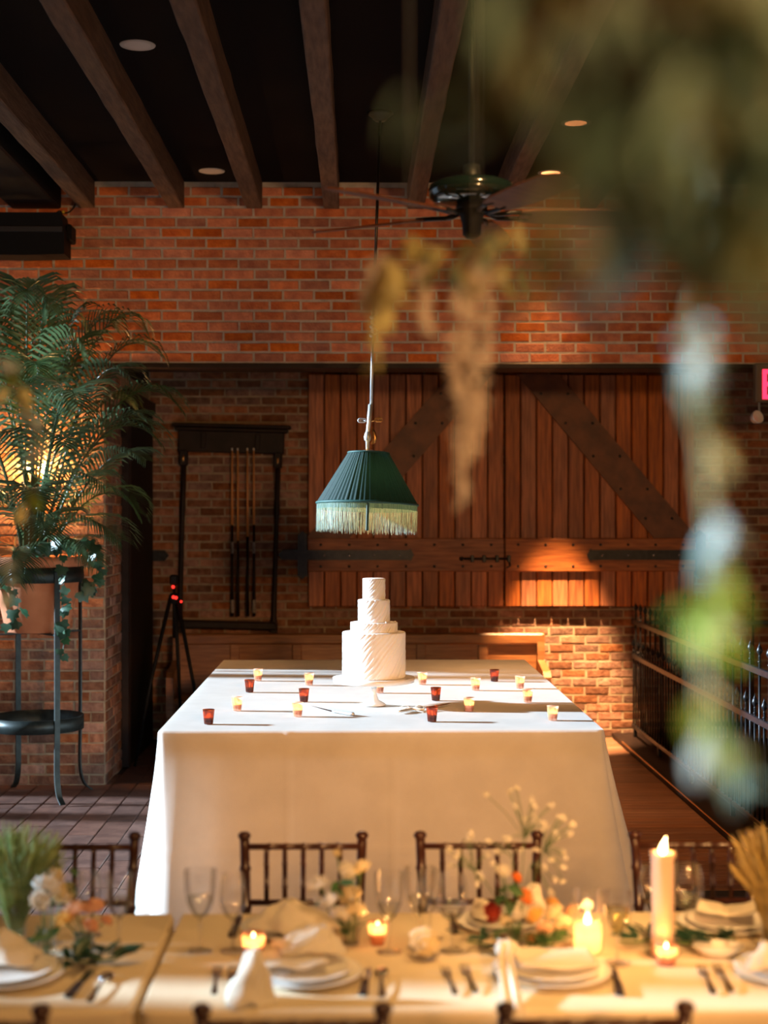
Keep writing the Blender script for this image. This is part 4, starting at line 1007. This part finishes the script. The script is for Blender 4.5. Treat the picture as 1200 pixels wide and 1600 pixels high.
# ---- candles on the dining tables
def glow_votive(px, py, r, h, lab, power, foot=0.0):
    p = dt(px, py); o = empty('votive_candle', (p.x, p.y, DZ+.001), label=lab, cat='candle', group='glowing votives on the dining tables')
    if foot: MB().lathe([(.001, 0), (.022, 0), (.022, .002), (.006, .008), (.005, foot-.004), (r*.5, foot+.002)], 20).build('foot', m_glass, o)
    m = glassmat('votive_pink', (1.0,.74,.62), .08, .1, .7, (1.0,.70,.55))
    MB().lathe([(.001, foot), (r*.72, foot), (r*.95, foot+h*.5), (r, foot+h), (r*.95, foot+h), (r*.66, foot+.006), (.001, foot+.005)], 28).build('glass_cup', m, o)
    MB().lathe([(.001, foot+.006), (r*.65, foot+.006), (r*.86, foot+h*.55), (.001, foot+h*.54)], 22).build('wax', m_wax, o)
    f = flame_mesh(.028, .0065); f.v = [(x, y, z+foot+h*.56) for x, y, z in f.v]; f.build('flame', m_flame, o)
    candle_light((p.x, p.y, DZ+foot+h*.56+.016), power, .008)
glow_votive(396, 1508, .030, .058, 'glowing pink votive on a short glass foot beside the forks', 2.2, .022)
glow_votive(590, 1476, .024, .060, 'small glowing votive behind the knife and spoon', 1.8)
glow_votive(1041, 1507, .029, .050, 'low glowing votive at the foot of the pillar candle', 2.2)
p = dt(1035, 1492); pc = empty('pillar_candle', (p.x, p.y, DZ+.001), label='tall ivory pillar candle with a bright flame on the dining table', cat='candle')
sc_ = F/p.y; hc = (1492-1333)/sc_
def rim(a, z, r): return (.006*math.sin(a*3+1) if z > hc-.02 else .001*math.sin(a*5+z*20))
MB().lathe([(.001, 0), (.030, 0), (.0295, .02)]+[(.029, .02+(hc-.04)*i/8) for i in range(1, 9)]+[(.031, hc-.008), (.030, hc+.002), (.023, hc-.002), (.016, hc-.012), (.001, hc-.014)], 30, rfun=lambda a, z, r: rim(a, z, r) if r > .022 else 0).build('wax_body', m_wax, pc)
MB().lathe([(.001, -.0005), (.042, -.0005), (.046, .004), (.044, .008), (.032, .003)], 30).build('holder', m_glass, pc)
MB().tube([(0,0,hc-.014), (.001,0,hc+.004)], .0013, 6).build('wick', m_wick, pc)
f = flame_mesh(.050, .0105); f.v = [(x+.010*(z/.05)**2, y, z+hc-.006) for x, y, z in f.v]; f.build('flame', m_flame, pc)
candle_light((p.x+.004, p.y, DZ+hc+.02), 3.0, .012)
# hurricane glass with a candle
p = dt(918, 1489); hu = empty('hurricane_candle', (p.x, p.y, DZ+.001), label='clear glass hurricane with a glowing candle beside the tall water glass', cat='candle')
MB().lathe([(.001, .001), (.034, .001), (.040, .01), (.042, .09), (.040, .165)], 34, caps=False).build('glass_cylinder', m_glass, hu)
MB().lathe([(.001, .004), (.032, .004), (.036, .02), (.037, .075), (.001, .073)], 28).build('wax', glassmat('glow_wax', (1,.8,.7), .05, .3, .95, (1.0,.78,.64)), hu)
f = flame_mesh(.03, .008); f.v = [(x, y, z+.076) for x, y, z in f.v]; f.build('flame', m_flame, hu)
candle_light((p.x, p.y, DZ+.05), .3, .015); candle_light((p.x, p.y, DZ+.105), .5, .015)
# ---- flowers
def petals(R0, seed, n=4, cup=.6, ruffle=.15):
    mb = MB(); r = random.Random(seed)
    for ring, (rad, cnt, tilt, h) in enumerate([(.25, 3, 1.25, .75), (.45, 5, 1.0, .8), (.68, 6, .72, .8), (.88, 7, .42, .75), (1.0, 8, .12, .65)][5-n:] if n < 5 else [(.25, 3, 1.25, .75), (.45, 5, 1.0, .8), (.68, 6, .72, .8), (.88, 7, .42, .75), (1.0, 8, .12, .65)]):
        for k in range(cnt):
            a = 2*PI*(k+.5*(ring % 2))/cnt + r.uniform(-.1, .1); w = rad*R0*2.6/cnt*1.5; L = R0*h
            M4 = rotz(a) @ Matrix.Translation((rad*R0*.35, 0, -R0*.25+R0*.2*tilt)) @ Matrix.Rotation(-tilt, 4, 'Y')
            ph = r.uniform(0, 6)
            mb.grid(lambda u, v: (L*v, (u-.5)*2*w*math.sin(PI*(.18+.74*v))*.62, L*(.30*v*v - .35*(u-.5)**2*v*-2.2) + L*ruffle*.35*math.sin(u*7+ph)*v), 4, 4, True, M4)
    return mb
def leafm(L, W, n=6):
    return MB().grid(lambda u, v: ((u-.5)*2*W*math.sin(PI*min(1, v*.92+.06))**.8, L*v, -.25*L*v*v + abs(u-.5)*W*.6), 2, n)
m_stem = mat('flower_stem', (.05,.13,.03), (.09,.18,.05), rough=.5, scale=20)
m_leaf = mat('foliage_green', (.035,.12,.035), (.08,.20,.06), rough=.45, scale=30, rnd=.3, transl=.25)
m_leafd = mat('foliage_dark', (.012,.055,.035), (.03,.09,.05), rough=.4, scale=30, rnd=.3, transl=.2)
def petalmat(name, c1, c2): return mat(name, c1, c2, rough=.7, scale=18, rnd=.08, transl=.35)
pw = petalmat('petal_white', (.82,.80,.74), (.90,.87,.80)); pcr = petalmat('petal_cream', (.85,.74,.48), (.88,.80,.58)); ppe = petalmat('petal_peach', (.85,.48,.28), (.88,.60,.40))
por = petalmat('petal_orange', (.80,.22,.04), (.88,.32,.07)); prd = petalmat('petal_red', (.42,.04,.03), (.55,.09,.05)); pye = petalmat('petal_gold', (.85,.52,.12), (.88,.62,.22))
LM = leafm(1, .22).mesh('leaf', m_leaf); LMD = leafm(1, .20).mesh('leaf', m_leafd)
def vase(px, py, r, h, lab, neck=1.0, water=True):
    p = dt(px, py); o = empty('bud_vase', (p.x, p.y, DZ+.001), label=lab, cat='vase', group='glass vases on the dining tables')
    MB().lathe([(.001, .001), (r*.85, .001), (r, .01), (r, h*.6), (r*neck, h)], 28, caps=False).build('glass_body', m_glass, o)
    if water: MB().lathe([(.001, .004), (r*.8, .004), (r*.92, h*.5), (.001, h*.5)], 22).build('water', m_water, o)
    return p
def bouquet(p, h0, blooms, leaves, lab, name='flower_posy', leafmesh=None, seed=0, cat='flowers'):
    """blooms: (px, py, dy, radius, material, layers) ; leaves: (px, py, dy, length)"""
    o = empty(name, (p.x, p.y, DZ+.006), label=lab, cat=cat); r = random.Random(seed); inv = wloc(o).inverted(); b0 = Vector((p.x, p.y, DZ+.008))
    for i, (px, py, dy, R0, m, n) in enumerate(blooms):
        c = at(px, py, p.y+dy); c.z = max(c.z, DZ+R0+.004); mid = (b0+c)/2 + Vector((0, 0, .02))
        st2 = MB().tube(bez(b0 + Vector((r.uniform(-.01,.01), r.uniform(-.01,.01), 0)), mid, c, 8), .0022, 5).build('stem', m_stem, o, world=True)
        mm = TR(c) @ Euler((r.uniform(.3, .9), r.uniform(-.4, .4), r.uniform(0, 6))).to_matrix().to_4x4()
        b = MB().put(petals(R0, seed*31+i, n), mm); b.build('bloom', m, o, world=True)
    for px, py, dy, L in leaves:
        c = at(px, py, p.y+dy); c.z = max(c.z, DZ+.035); d = (c-b0)
        q = link('leaf', leafmesh or LM, o, inv @ c, (r.uniform(-.6, .9), r.uniform(-.8, .8), r.uniform(0, 6.28)), (L, L, L))
    return o
p = vase(72, 1497, .026, .085, 'clear glass vase holding the white and cream roses')
bouquet(p, .085, [(72,1388,0,.042,pw,5), (100,1397,.03,.034,pcr,5), (86,1368,.03,.026,pcr,4), (62,1408,-.02,.030,pw,5)], [(60,1450,0,.06),(80,1455,0,.07),(95,1445,.02,.05),(70,1470,0,.05),(85,1478,-.01,.05),(105,1378,.05,.05)], 'white and cream roses in a small clear vase next to the green grass', seed=1)
p = vase(132, 1490, .028, .075, 'clear glass vase holding the peach roses')
bouquet(p, .075, [(118,1425,0,.036,ppe,5), (148,1420,.03,.034,ppe,5), (100,1440,-.02,.034,pye,5), (140,1448,-.03,.028,ppe,5), (165,1440,.02,.022,ppe,4)], [(120,1465,0,.05),(140,1470,0,.05),(112,1358,.06,.06),(98,1350,.06,.05)], 'peach roses in a small clear vase beside the half-full goblet', seed=2)
p = vase(548, 1476, .026, .085, 'clear glass vase holding the white blossom posy')
bouquet(p, .085, [(498,1385,0,.034,pw,5), (538,1362,.02,.034,pw,5), (566,1357,.03,.028,pcr,5), (520,1408,-.02,.030,pw,5), (500,1412,.0,.026,pw,4), (548,1400,-.01,.036,pcr,5), (555,1425,-.02,.034,pcr,5), (526,1334,.02,.014,pcr,3), (530,1432,-.03,.030,pw,5)],
        [(522,1388,-.03,.05),(530,1380,-.03,.05),(518,1395,-.03,.045),(545,1378,-.02,.05),(498,1415,-.03,.04),(548,1455,-.03,.06),(544,1465,-.03,.05),(560,1380,.02,.05)], 'white blossom posy with green leaves in a small clear vase', seed=3)
p = vase(806, 1477, .024, .055, 'tiny glass vase holding the red and orange ranunculus')
bouquet(p, .055, [(770,1424,0,.028,prd,5), (818,1403,0,.032,por,5), (785,1362,.02,.024,pw,5), (806,1372,.03,.020,por,4), (772,1432,-.02,.022,prd,4), (802,1428,-.02,.026,pw,4), (792,1440,-.02,.024,pcr,4)],
        [(795,1385,0,.06),(790,1395,0,.07),(788,1400,0,.06),(800,1400,0,.05),(780,1392,.02,.06),(798,1410,0,.06),(797,1455,-.03,.05),(806,1458,-.03,.05),(790,1452,-.03,.04)], 'red and orange ranunculus with a white bud in a tiny vase', seed=4)
p = dt(848, 1482)
bouquet(p, .04, [(838,1432,0,.030,pye,5), (866,1428,.02,.032,pcr,5), (850,1452,-.02,.026,ppe,5), (832,1468,-.03,.020,por,4), (880,1445,0,.030,pcr,5), (862,1415,.04,.026,pye,5), (895,1425,.03,.024,ppe,4)],
        [(866,1480,-.03,.05),(868,1470,-.02,.05),(876,1476,-.03,.035),(850,1482,-.03,.05)], 'golden and peach roses lying low beside the hurricane candle', seed=5)
# cream rosette between glasses and forks
p = dt(662, 1499)
o = empty('cream_rose', (p.x, p.y, DZ+.001), label='large cream rose in a low dish between the wine glasses and the forks', cat='flower')
MB().lathe([(.001, 0), (.03, 0), (.042, .012), (.04, .012), (.001, .004)], 28).build('dish', m_glass, o)
mm = TR(0, 0, .042) @ Euler((.75, .1, .5)).to_matrix().to_4x4(); MB().put(petals(.046, 77, 5), mm).build('bloom', pcr, o)
# baby's breath spray
p0 = Vector((dt(806, 1477).x+.007, dt(806, 1477).y+.006, DZ+.006))
gy = empty('baby_breath', p0, label="airy spray of tiny white baby's breath blossoms above the ranunculus", cat='flowers')
tiny = petals(.0085, 5, 3).mesh('blossom', pw); r = random.Random(21); tw = MB()
SP = [(760,1242),(796,1240),(803,1262),(834,1258),(858,1259),(832,1276),(880,1278),(875,1277),(895,1288),(850,1297),(871,1312),(893,1302),(840,1330),(879,1331),(883,1340),(861,1344),(850,1355),(881,1356),(866,1375),(880,1378),(735,1305),(728,1313),(762,1314),(788,1308),(795,1310),(815,1328),(702,1328),(718,1330),(712,1340),(760,1335),(776,1330),(745,1365),(752,1372),(748,1385),(850,1290),(838,1282),(820,1282),(808,1232),(830,1252),(826,1290),(705,1352),(770,1350),(868,1300),(858,1392)]
inv = wloc(gy).inverted()
hubs = [at(x, y, p0.y+.03) for x, y in ((780, 1370), (830, 1350), (850, 1330), (740, 1360), (820, 1310), (800,1340))]
for hbp in hubs: tw.tube(bez(p0, (p0+hbp)/2+Vector((0,0,.05)), hbp, 6), .0012, 4)
for px, py in SP:
    for k in range(2):
        c = at(px+r.uniform(-5, 5)*k, py+r.uniform(-5, 5)*k, p0.y+r.uniform(-.03, .09)); s = r.uniform(.8, 1.25)
        link('blossom', tiny, gy, inv @ c, (r.uniform(0, 1.5), r.uniform(-.6, .6), r.uniform(0, 6)), (s, s, s))
        hbp = min(hubs, key=lambda q: (q-c).length); tw.tube([hbp, (hbp+c)/2+Vector((0,0,.01)), c], .0008, 4)
tw.build('twigs', m_stem, gy, world=True)
# ornamental grass vases
def grass(px, py, tips, lab, vlab, m, r0=.026, h0=.11, n=280, seed=0, lean=0):
    p = vase(px, py, r0, h0, vlab, 1.05); o = empty('ornamental_grass', (p.x, p.y, DZ+.006), label=lab, cat='grass'); r = random.Random(seed); mb = MB(); hd = MB()
    for i in range(n):
        tx = r.uniform(tips[0], tips[1]); ty = r.uniform(tips[2], tips[3]) + abs(tx-(tips[0]+tips[1])/2)*.35
        tip = at(tx, ty, p.y+r.uniform(-.09, .09)); b0 = Vector((p.x+r.uniform(-.012,.012), p.y+r.uniform(-.012,.012), DZ+.01))
        mid = Vector((b0.x+(tip.x-b0.x)*.25, b0.y+(tip.y-b0.y)*.25, b0.z+(tip.z-b0.z)*.6)); cv = bez(b0, mid, tip, 6)
        mb.tube(cv, [.0013, .0013, .0012, .0011, .001, .0008, .0004], 4)
        if i % 2 == 0: hd.tube([cv[4], cv[5], cv[6], cv[6]+(cv[6]-cv[5])*.5], [.001, .0032, .0026, .0006], 5)
    mb.build('blades', m, o, world=True, kind='stuff'); hd.build('seed_heads', m, o, world=True, kind='stuff')
m_gr = mat('grass_green', (.26,.40,.12), (.46,.58,.26), rough=.6, scale=30, transl=.3, rnd=.2, island=True)
m_go = mat('grass_gold', (.42,.30,.08), (.55,.42,.14), rough=.6, scale=30, transl=.3, rnd=.2, island=True)
grass(26, 1478, (-55, 98, 1285, 1335), 'tall bunch of green ornamental grass beside the white roses', 'clear glass vase holding the green grass', m_gr, seed=2)
grass(1205, 1482, (1145, 1270, 1290, 1350), 'tall bunch of golden ornamental grass near the oval dish', 'clear glass vase holding the golden grass', m_go, seed=3)
# green leaf garlands lying on the cloth
def garland(pts, n, L, lab, seed, lm=None):
    q = [dt(*a)+Vector((0,0,.016)) for a in pts]; o = empty('leaf_garland', (q[0].x, q[0].y, DZ+.002), label=lab, cat='greenery'); r = random.Random(seed)
    cv = catmull(q, 8); MB().tube(cv, .003, 5).build('stem', m_stem, o, world=True); inv = wloc(o).inverted()
    for i in range(n):
        c = cv[int(r.random()*(len(cv)-1))] + Vector((r.uniform(-.02,.02), r.uniform(-.02,.02), r.uniform(.0, .02))); s = L*r.uniform(.7, 1.3)
        link('leaf', lm or LMD, o, inv @ c, (r.uniform(.2, .7), r.uniform(-.5, .5), r.uniform(0, 6.28)), (s, s, s))
garland([(966,1481),(992,1482),(1035,1475.5),(1060,1482),(1085,1484),(1112,1478),(1150,1477)], 46, .05, 'dark green leaf garland running past the pillar candle', 3)
garland([(116,1510),(130,1513),(152,1511),(182,1508)], 26, .06, 'dark green leaf sprig at the foot of the peach rose vase', 4)
garland([(730,1480),(752,1484),(772,1490)], 12, .05, 'blue-green leaf sprig lying in front of the ranunculus', 5)
garland([(832,1490),(850,1489),(866,1486)], 18, .05, 'olive leaf sprig lying under the golden roses', 6, LM)
# ================================================================ HANGING GREENERY
m_sage = mat('leaf_sage', (.17,.32,.25), (.28,.44,.36), rough=.55, scale=20, rnd=.35, transl=.4)
m_olive = mat('leaf_olive', (.12,.15,.05), (.22,.24,.09), rough=.55, scale=20, rnd=.35, transl=.4)
m_lime = mat('leaf_lime', (.20,.33,.03), (.30,.42,.05), rough=.5, scale=20, rnd=.2, transl=.5)
m_gold = mat('leaf_gold', (.76,.68,.24), (.85,.78,.38), rough=.55, scale=20, rnd=.2, transl=.5)
m_brown = mat('twig_brown', (.10,.06,.03), (.16,.10,.05), rough=.8, scale=20)
m_pale = mat('petal_pale', (.46,.58,.56), (.58,.70,.68), rough=.6, scale=20, rnd=.12, transl=.4)
m_tassel = mat('amaranth_tassel', (.74,.62,.52), (.86,.77,.67), rough=.9, scale=40, rnd=.2, island=True, transl=.3)
HL = {k: leafm(1, w_).mesh('leaf', m) for k, (w_, m) in dict(sage=(.16, m_sage), olive=(.14, m_olive), lime=(.30, m_lime), gold=(.22, m_gold), pale=(.26, m_pale)).items()}
def leaf_at(par, inv, c, kind, L, r, down=True):
    rx = math.radians(r.uniform(-150, -60)) if down else r.uniform(-1.5, 1.5)
    link('leaf', HL[kind], par, inv @ c, (rx, r.uniform(-.6, .6), r.uniform(-1.2, 1.2)), (L, L, L))
def wire(par, p): MB().tube([p, Vector((p.x, p.y, CEIL))], .0007, 4).build('hanging_wire', m_silver, par, world=True)
# -- over the table, under the fan: yellow leaves and amaranth tassels
D0 = 2.05
base = at(690, 395, D0); r = random.Random(31)
g = empty('hanging_arrangement', base, label='hanging bunch of yellow-green leaves and dried tassels below the ceiling fan', cat='greenery'); inv = wloc(g).inverted()
tw = MB().tube(catmull([at(598, 400, D0), at(640, 392, D0), at(690, 390, D0+.03), at(740, 382, D0), at(790, 372, D0+.05)], 6), .004, 5); tw.build('branch', m_brown, g, world=True)
wire(g, at(640, 392, D0)); wire(g, at(745, 381, D0))
for k, (n, xs_, ys_, kd, L) in enumerate([(24, (640, 780), (370, 425), ['olive','sage','gold'], (.03,.05)), (12, (592, 618), (380, 460), ['gold'], (.03,.05)), (7, (575, 612), (440, 490), ['gold'], (.03,.045)), (10, (730, 775), (370, 440), ['gold','olive'], (.03,.05)), (8, (630, 670), (370, 395), ['gold'], (.03,.04)), (10, (580, 596), (500, 570), ['gold'], (.015,.025)), (14, (770, 830), (350, 430), ['gold','olive'], (.025,.04))]):
    for i in range(n): leaf_at(g, inv, at(r.uniform(*xs_), r.uniform(*ys_), D0+r.uniform(-.06, .06)), r.choice(kd), r.uniform(*L), r)
def tassel(par, pts, rad, n, seed, name='tassel'):
    rr = random.Random(seed); cv = catmull(pts, 6); mb = MB().tube(cv, .0015, 4)
    for i in range(n):
        f = rr.random()*(len(cv)-1); k = int(f); c = cv[k].lerp(cv[min(k+1, len(cv)-1)], f-k); t = f/(len(cv)-1)
        R_ = rad*(1-.75*t)*(.75+.35*math.sin(t*9)); a = rr.uniform(0, 6.28); q = c + Vector((math.cos(a), math.sin(a), 0))*R_*math.sqrt(rr.random())
        s = rr.uniform(.004, .008); e = Vector((rr.uniform(-1,1), rr.uniform(-1,1), rr.uniform(-1.6,.2))).normalized()*s*2; f2 = e.orthogonal().normalized()*s*.7
        mb.add([q-f2, q+f2, q+e+f2*.6, q+e-f2*.6], [(0,1,2,3)])
    mb.build(name, m_tassel, par, world=True, kind='stuff')
for sd, (dx, dl, n_) in enumerate([(-8, 0, 120), (10, -40, 110), (0, 20, 150), (-18, -150, 55)]): tassel(g, [at(738+dx*.4, 390, D0), at(730+dx, 480, D0), at(724+dx*1.3, 570, D0+.01), at(726+dx*.9, 650+dl*.5, D0), at(722+dx*.5, 765+dl, D0)], .015, n_, 11+sd)
tassel(g, [at(742, 560, D0), at(745, 640, D0), at(735, 710, D0)], .014, 130, 2)
tassel(g, [at(660, 410, D0), at(664, 470, D0), at(668, 520, D0)], .015, 110, 3); tassel(g, [at(600, 400, D0), at(582, 440, D0), at(572, 480, D0)], .02, 160, 4); tassel(g, [at(760, 400, D0), at(762, 480, D0), at(758, 560, D0)], .014, 120, 6)
# -- big bough hanging close to the camera
D1 = 0.78
b1 = at(1120, 60, D1); g = empty('hanging_bough', b1, label='large drooping bough of soft sage and olive leaves hanging close overhead', cat='greenery'); inv = wloc(g).inverted(); r = random.Random(8)
stems = [[(1330,-60),(1180,20),(1020,10),(860,20),(720,60)], [(1320,0),(1180,90),(1080,160),(1010,270),(960,380)], [(1320,80),(1200,170),(1140,290),(1110,420)], [(1300,-40),(1120,60),(940,130),(800,180)], [(1310,-20),(1100,80),(960,190),(880,320)], [(1330,130),(1250,260),(1210,420)], [(1320,20),(1150,150),(1050,330),(1040,440)],
         [(1300,-80),(1000,-30),(860,40),(760,150)], [(1320,60),(1220,200),(1180,380)]]
for k, s in enumerate(stems):
    d0 = D1 + r.uniform(-.10, .12); cv = catmull([at(x, y, d0) for x, y in s], 7); MB().tube(cv, [.0035-.0025*i/len(cv) for i in range(len(cv))], 5).build('branch', m_brown, g, world=True)
    n = 32 if k not in (0, 3, 7) else 24
    for i in range(n):
        t = r.uniform(.05, 1); c = cv[int(t*(len(cv)-1))] + Vector((r.uniform(-.03,.03), r.uniform(-.06,.06), r.uniform(-.03,.02)))
        leaf_at(g, inv, c, r.choice(['olive','olive','sage','sage','sage']), r.uniform(.025, .055), r)
wire(g, at(1300, -40, D1)); wire(g, at(1180, 20, D1))
for px, py in ((925, 360), (1035, 385), (915, 290), (940,410)): leaf_at(g, inv, at(px, py, D1), 'pale' if py < 400 else 'gold', .03, r)
# -- trailing vine with pale blossoms
D2 = 0.98
b2 = at(1090, 520, D2); g = empty('trailing_vine', b2, label='single trailing vine with pale blossoms and lime green leaves hanging close by the fence', cat='greenery'); inv = wloc(g).inverted()
cv = catmull([at(x, y, D2) for x, y in ((1130,-40),(1110,150),(1095,330),(1090,480),(1080,600),(1100,700),(1108,800),(1120,900),(1105,1000),(1100,1100),(1115,1170),(1150,1260))], 6)
MB().tube(cv, .0022, 5).build('vine', mat('vine_stem', (.32,.30,.14), (.40,.36,.18), rough=.6, scale=20), g, world=True)
wire(g, cv[0])
VL_ = [(1088,515,'pale',.045),(1092,530,'pale',.045),(1084,545,'pale',.04),(1075,580,'pale',.035),(1068,605,'sage',.04),(1078,625,'sage',.035),(1110,620,'olive',.04),(1120,640,'olive',.04),(1108,700,'gold',.035),(1103,740,'gold',.035),(1112,720,'gold',.03),
       (1118,815,'pale',.04),(1122,835,'pale',.035),(1105,850,'pale',.04),(1095,870,'sage',.04),(1130,855,'lime',.03),(1120,900,'lime',.045),(1130,912,'lime',.045),(1110,925,'lime',.04),(1125,935,'lime',.04),(1100,950,'lime',.035),(1085,975,'lime',.04),(1075,990,'gold',.035),(1110,985,'lime',.04),(1125,975,'gold',.035),(1095,1010,'gold',.035),
       (1098,1050,'sage',.035),(1100,1075,'gold',.03),(1082,1110,'lime',.04),(1090,1125,'lime',.035),(1110,1150,'pale',.04),(1100,1165,'pale',.04),(1118,1160,'pale',.04),(1140,1180,'lime',.035),(1145,1210,'sage',.04),(1152,1225,'sage',.035),(1150,1190,'olive',.035)]
for px, py, k, L in VL_:
    for q in range(2 if k == 'pale' else 1): leaf_at(g, inv, at(px+r.uniform(-6, 6)*q, py-10+r.uniform(-8, 8)*q, D2+r.uniform(-.03, .03)), k, L*(r.uniform(.8, 1.0) if k == 'lime' else r.uniform(.6, .75)), r)
# -- second trailing vine in front of the palm
D3 = 2.6
b3 = at(50, 590, D3); g = empty('trailing_vine', b3, label='thin trailing vine with pale tufts hanging in front of the palm', cat='greenery'); inv = wloc(g).inverted()
cv = catmull([at(x, y, D3) for x, y in ((-30,430),(0,560),(25,610),(40,650),(52,690),(58,740),(48,790),(42,850),(20,900))], 5)
MB().tube(cv, .0018, 5).build('vine', m_brown, g, world=True); wire(g, cv[0])
for px, py, k, L in [(12,575,'pale',.05),(18,590,'olive',.05),(8,600,'lime',.045),(10,620,'gold',.05),(35,620,'gold',.05),(40,640,'gold',.045),(45,655,'pale',.05),(50,665,'pale',.05),(58,690,'sage',.05),(60,700,'sage',.055),(55,715,'pale',.045),(45,785,'lime',.05),(42,805,'gold',.045),(20,890,'pale',.05),(12,915,'pale',.05),(8,940,'pale',.045)]:
    for q in range(2): leaf_at(g, inv, at(px+r.uniform(-8, 8)*q, py-14, D3+r.uniform(-.04, .04)), k, L*r.uniform(.55, .8), r)
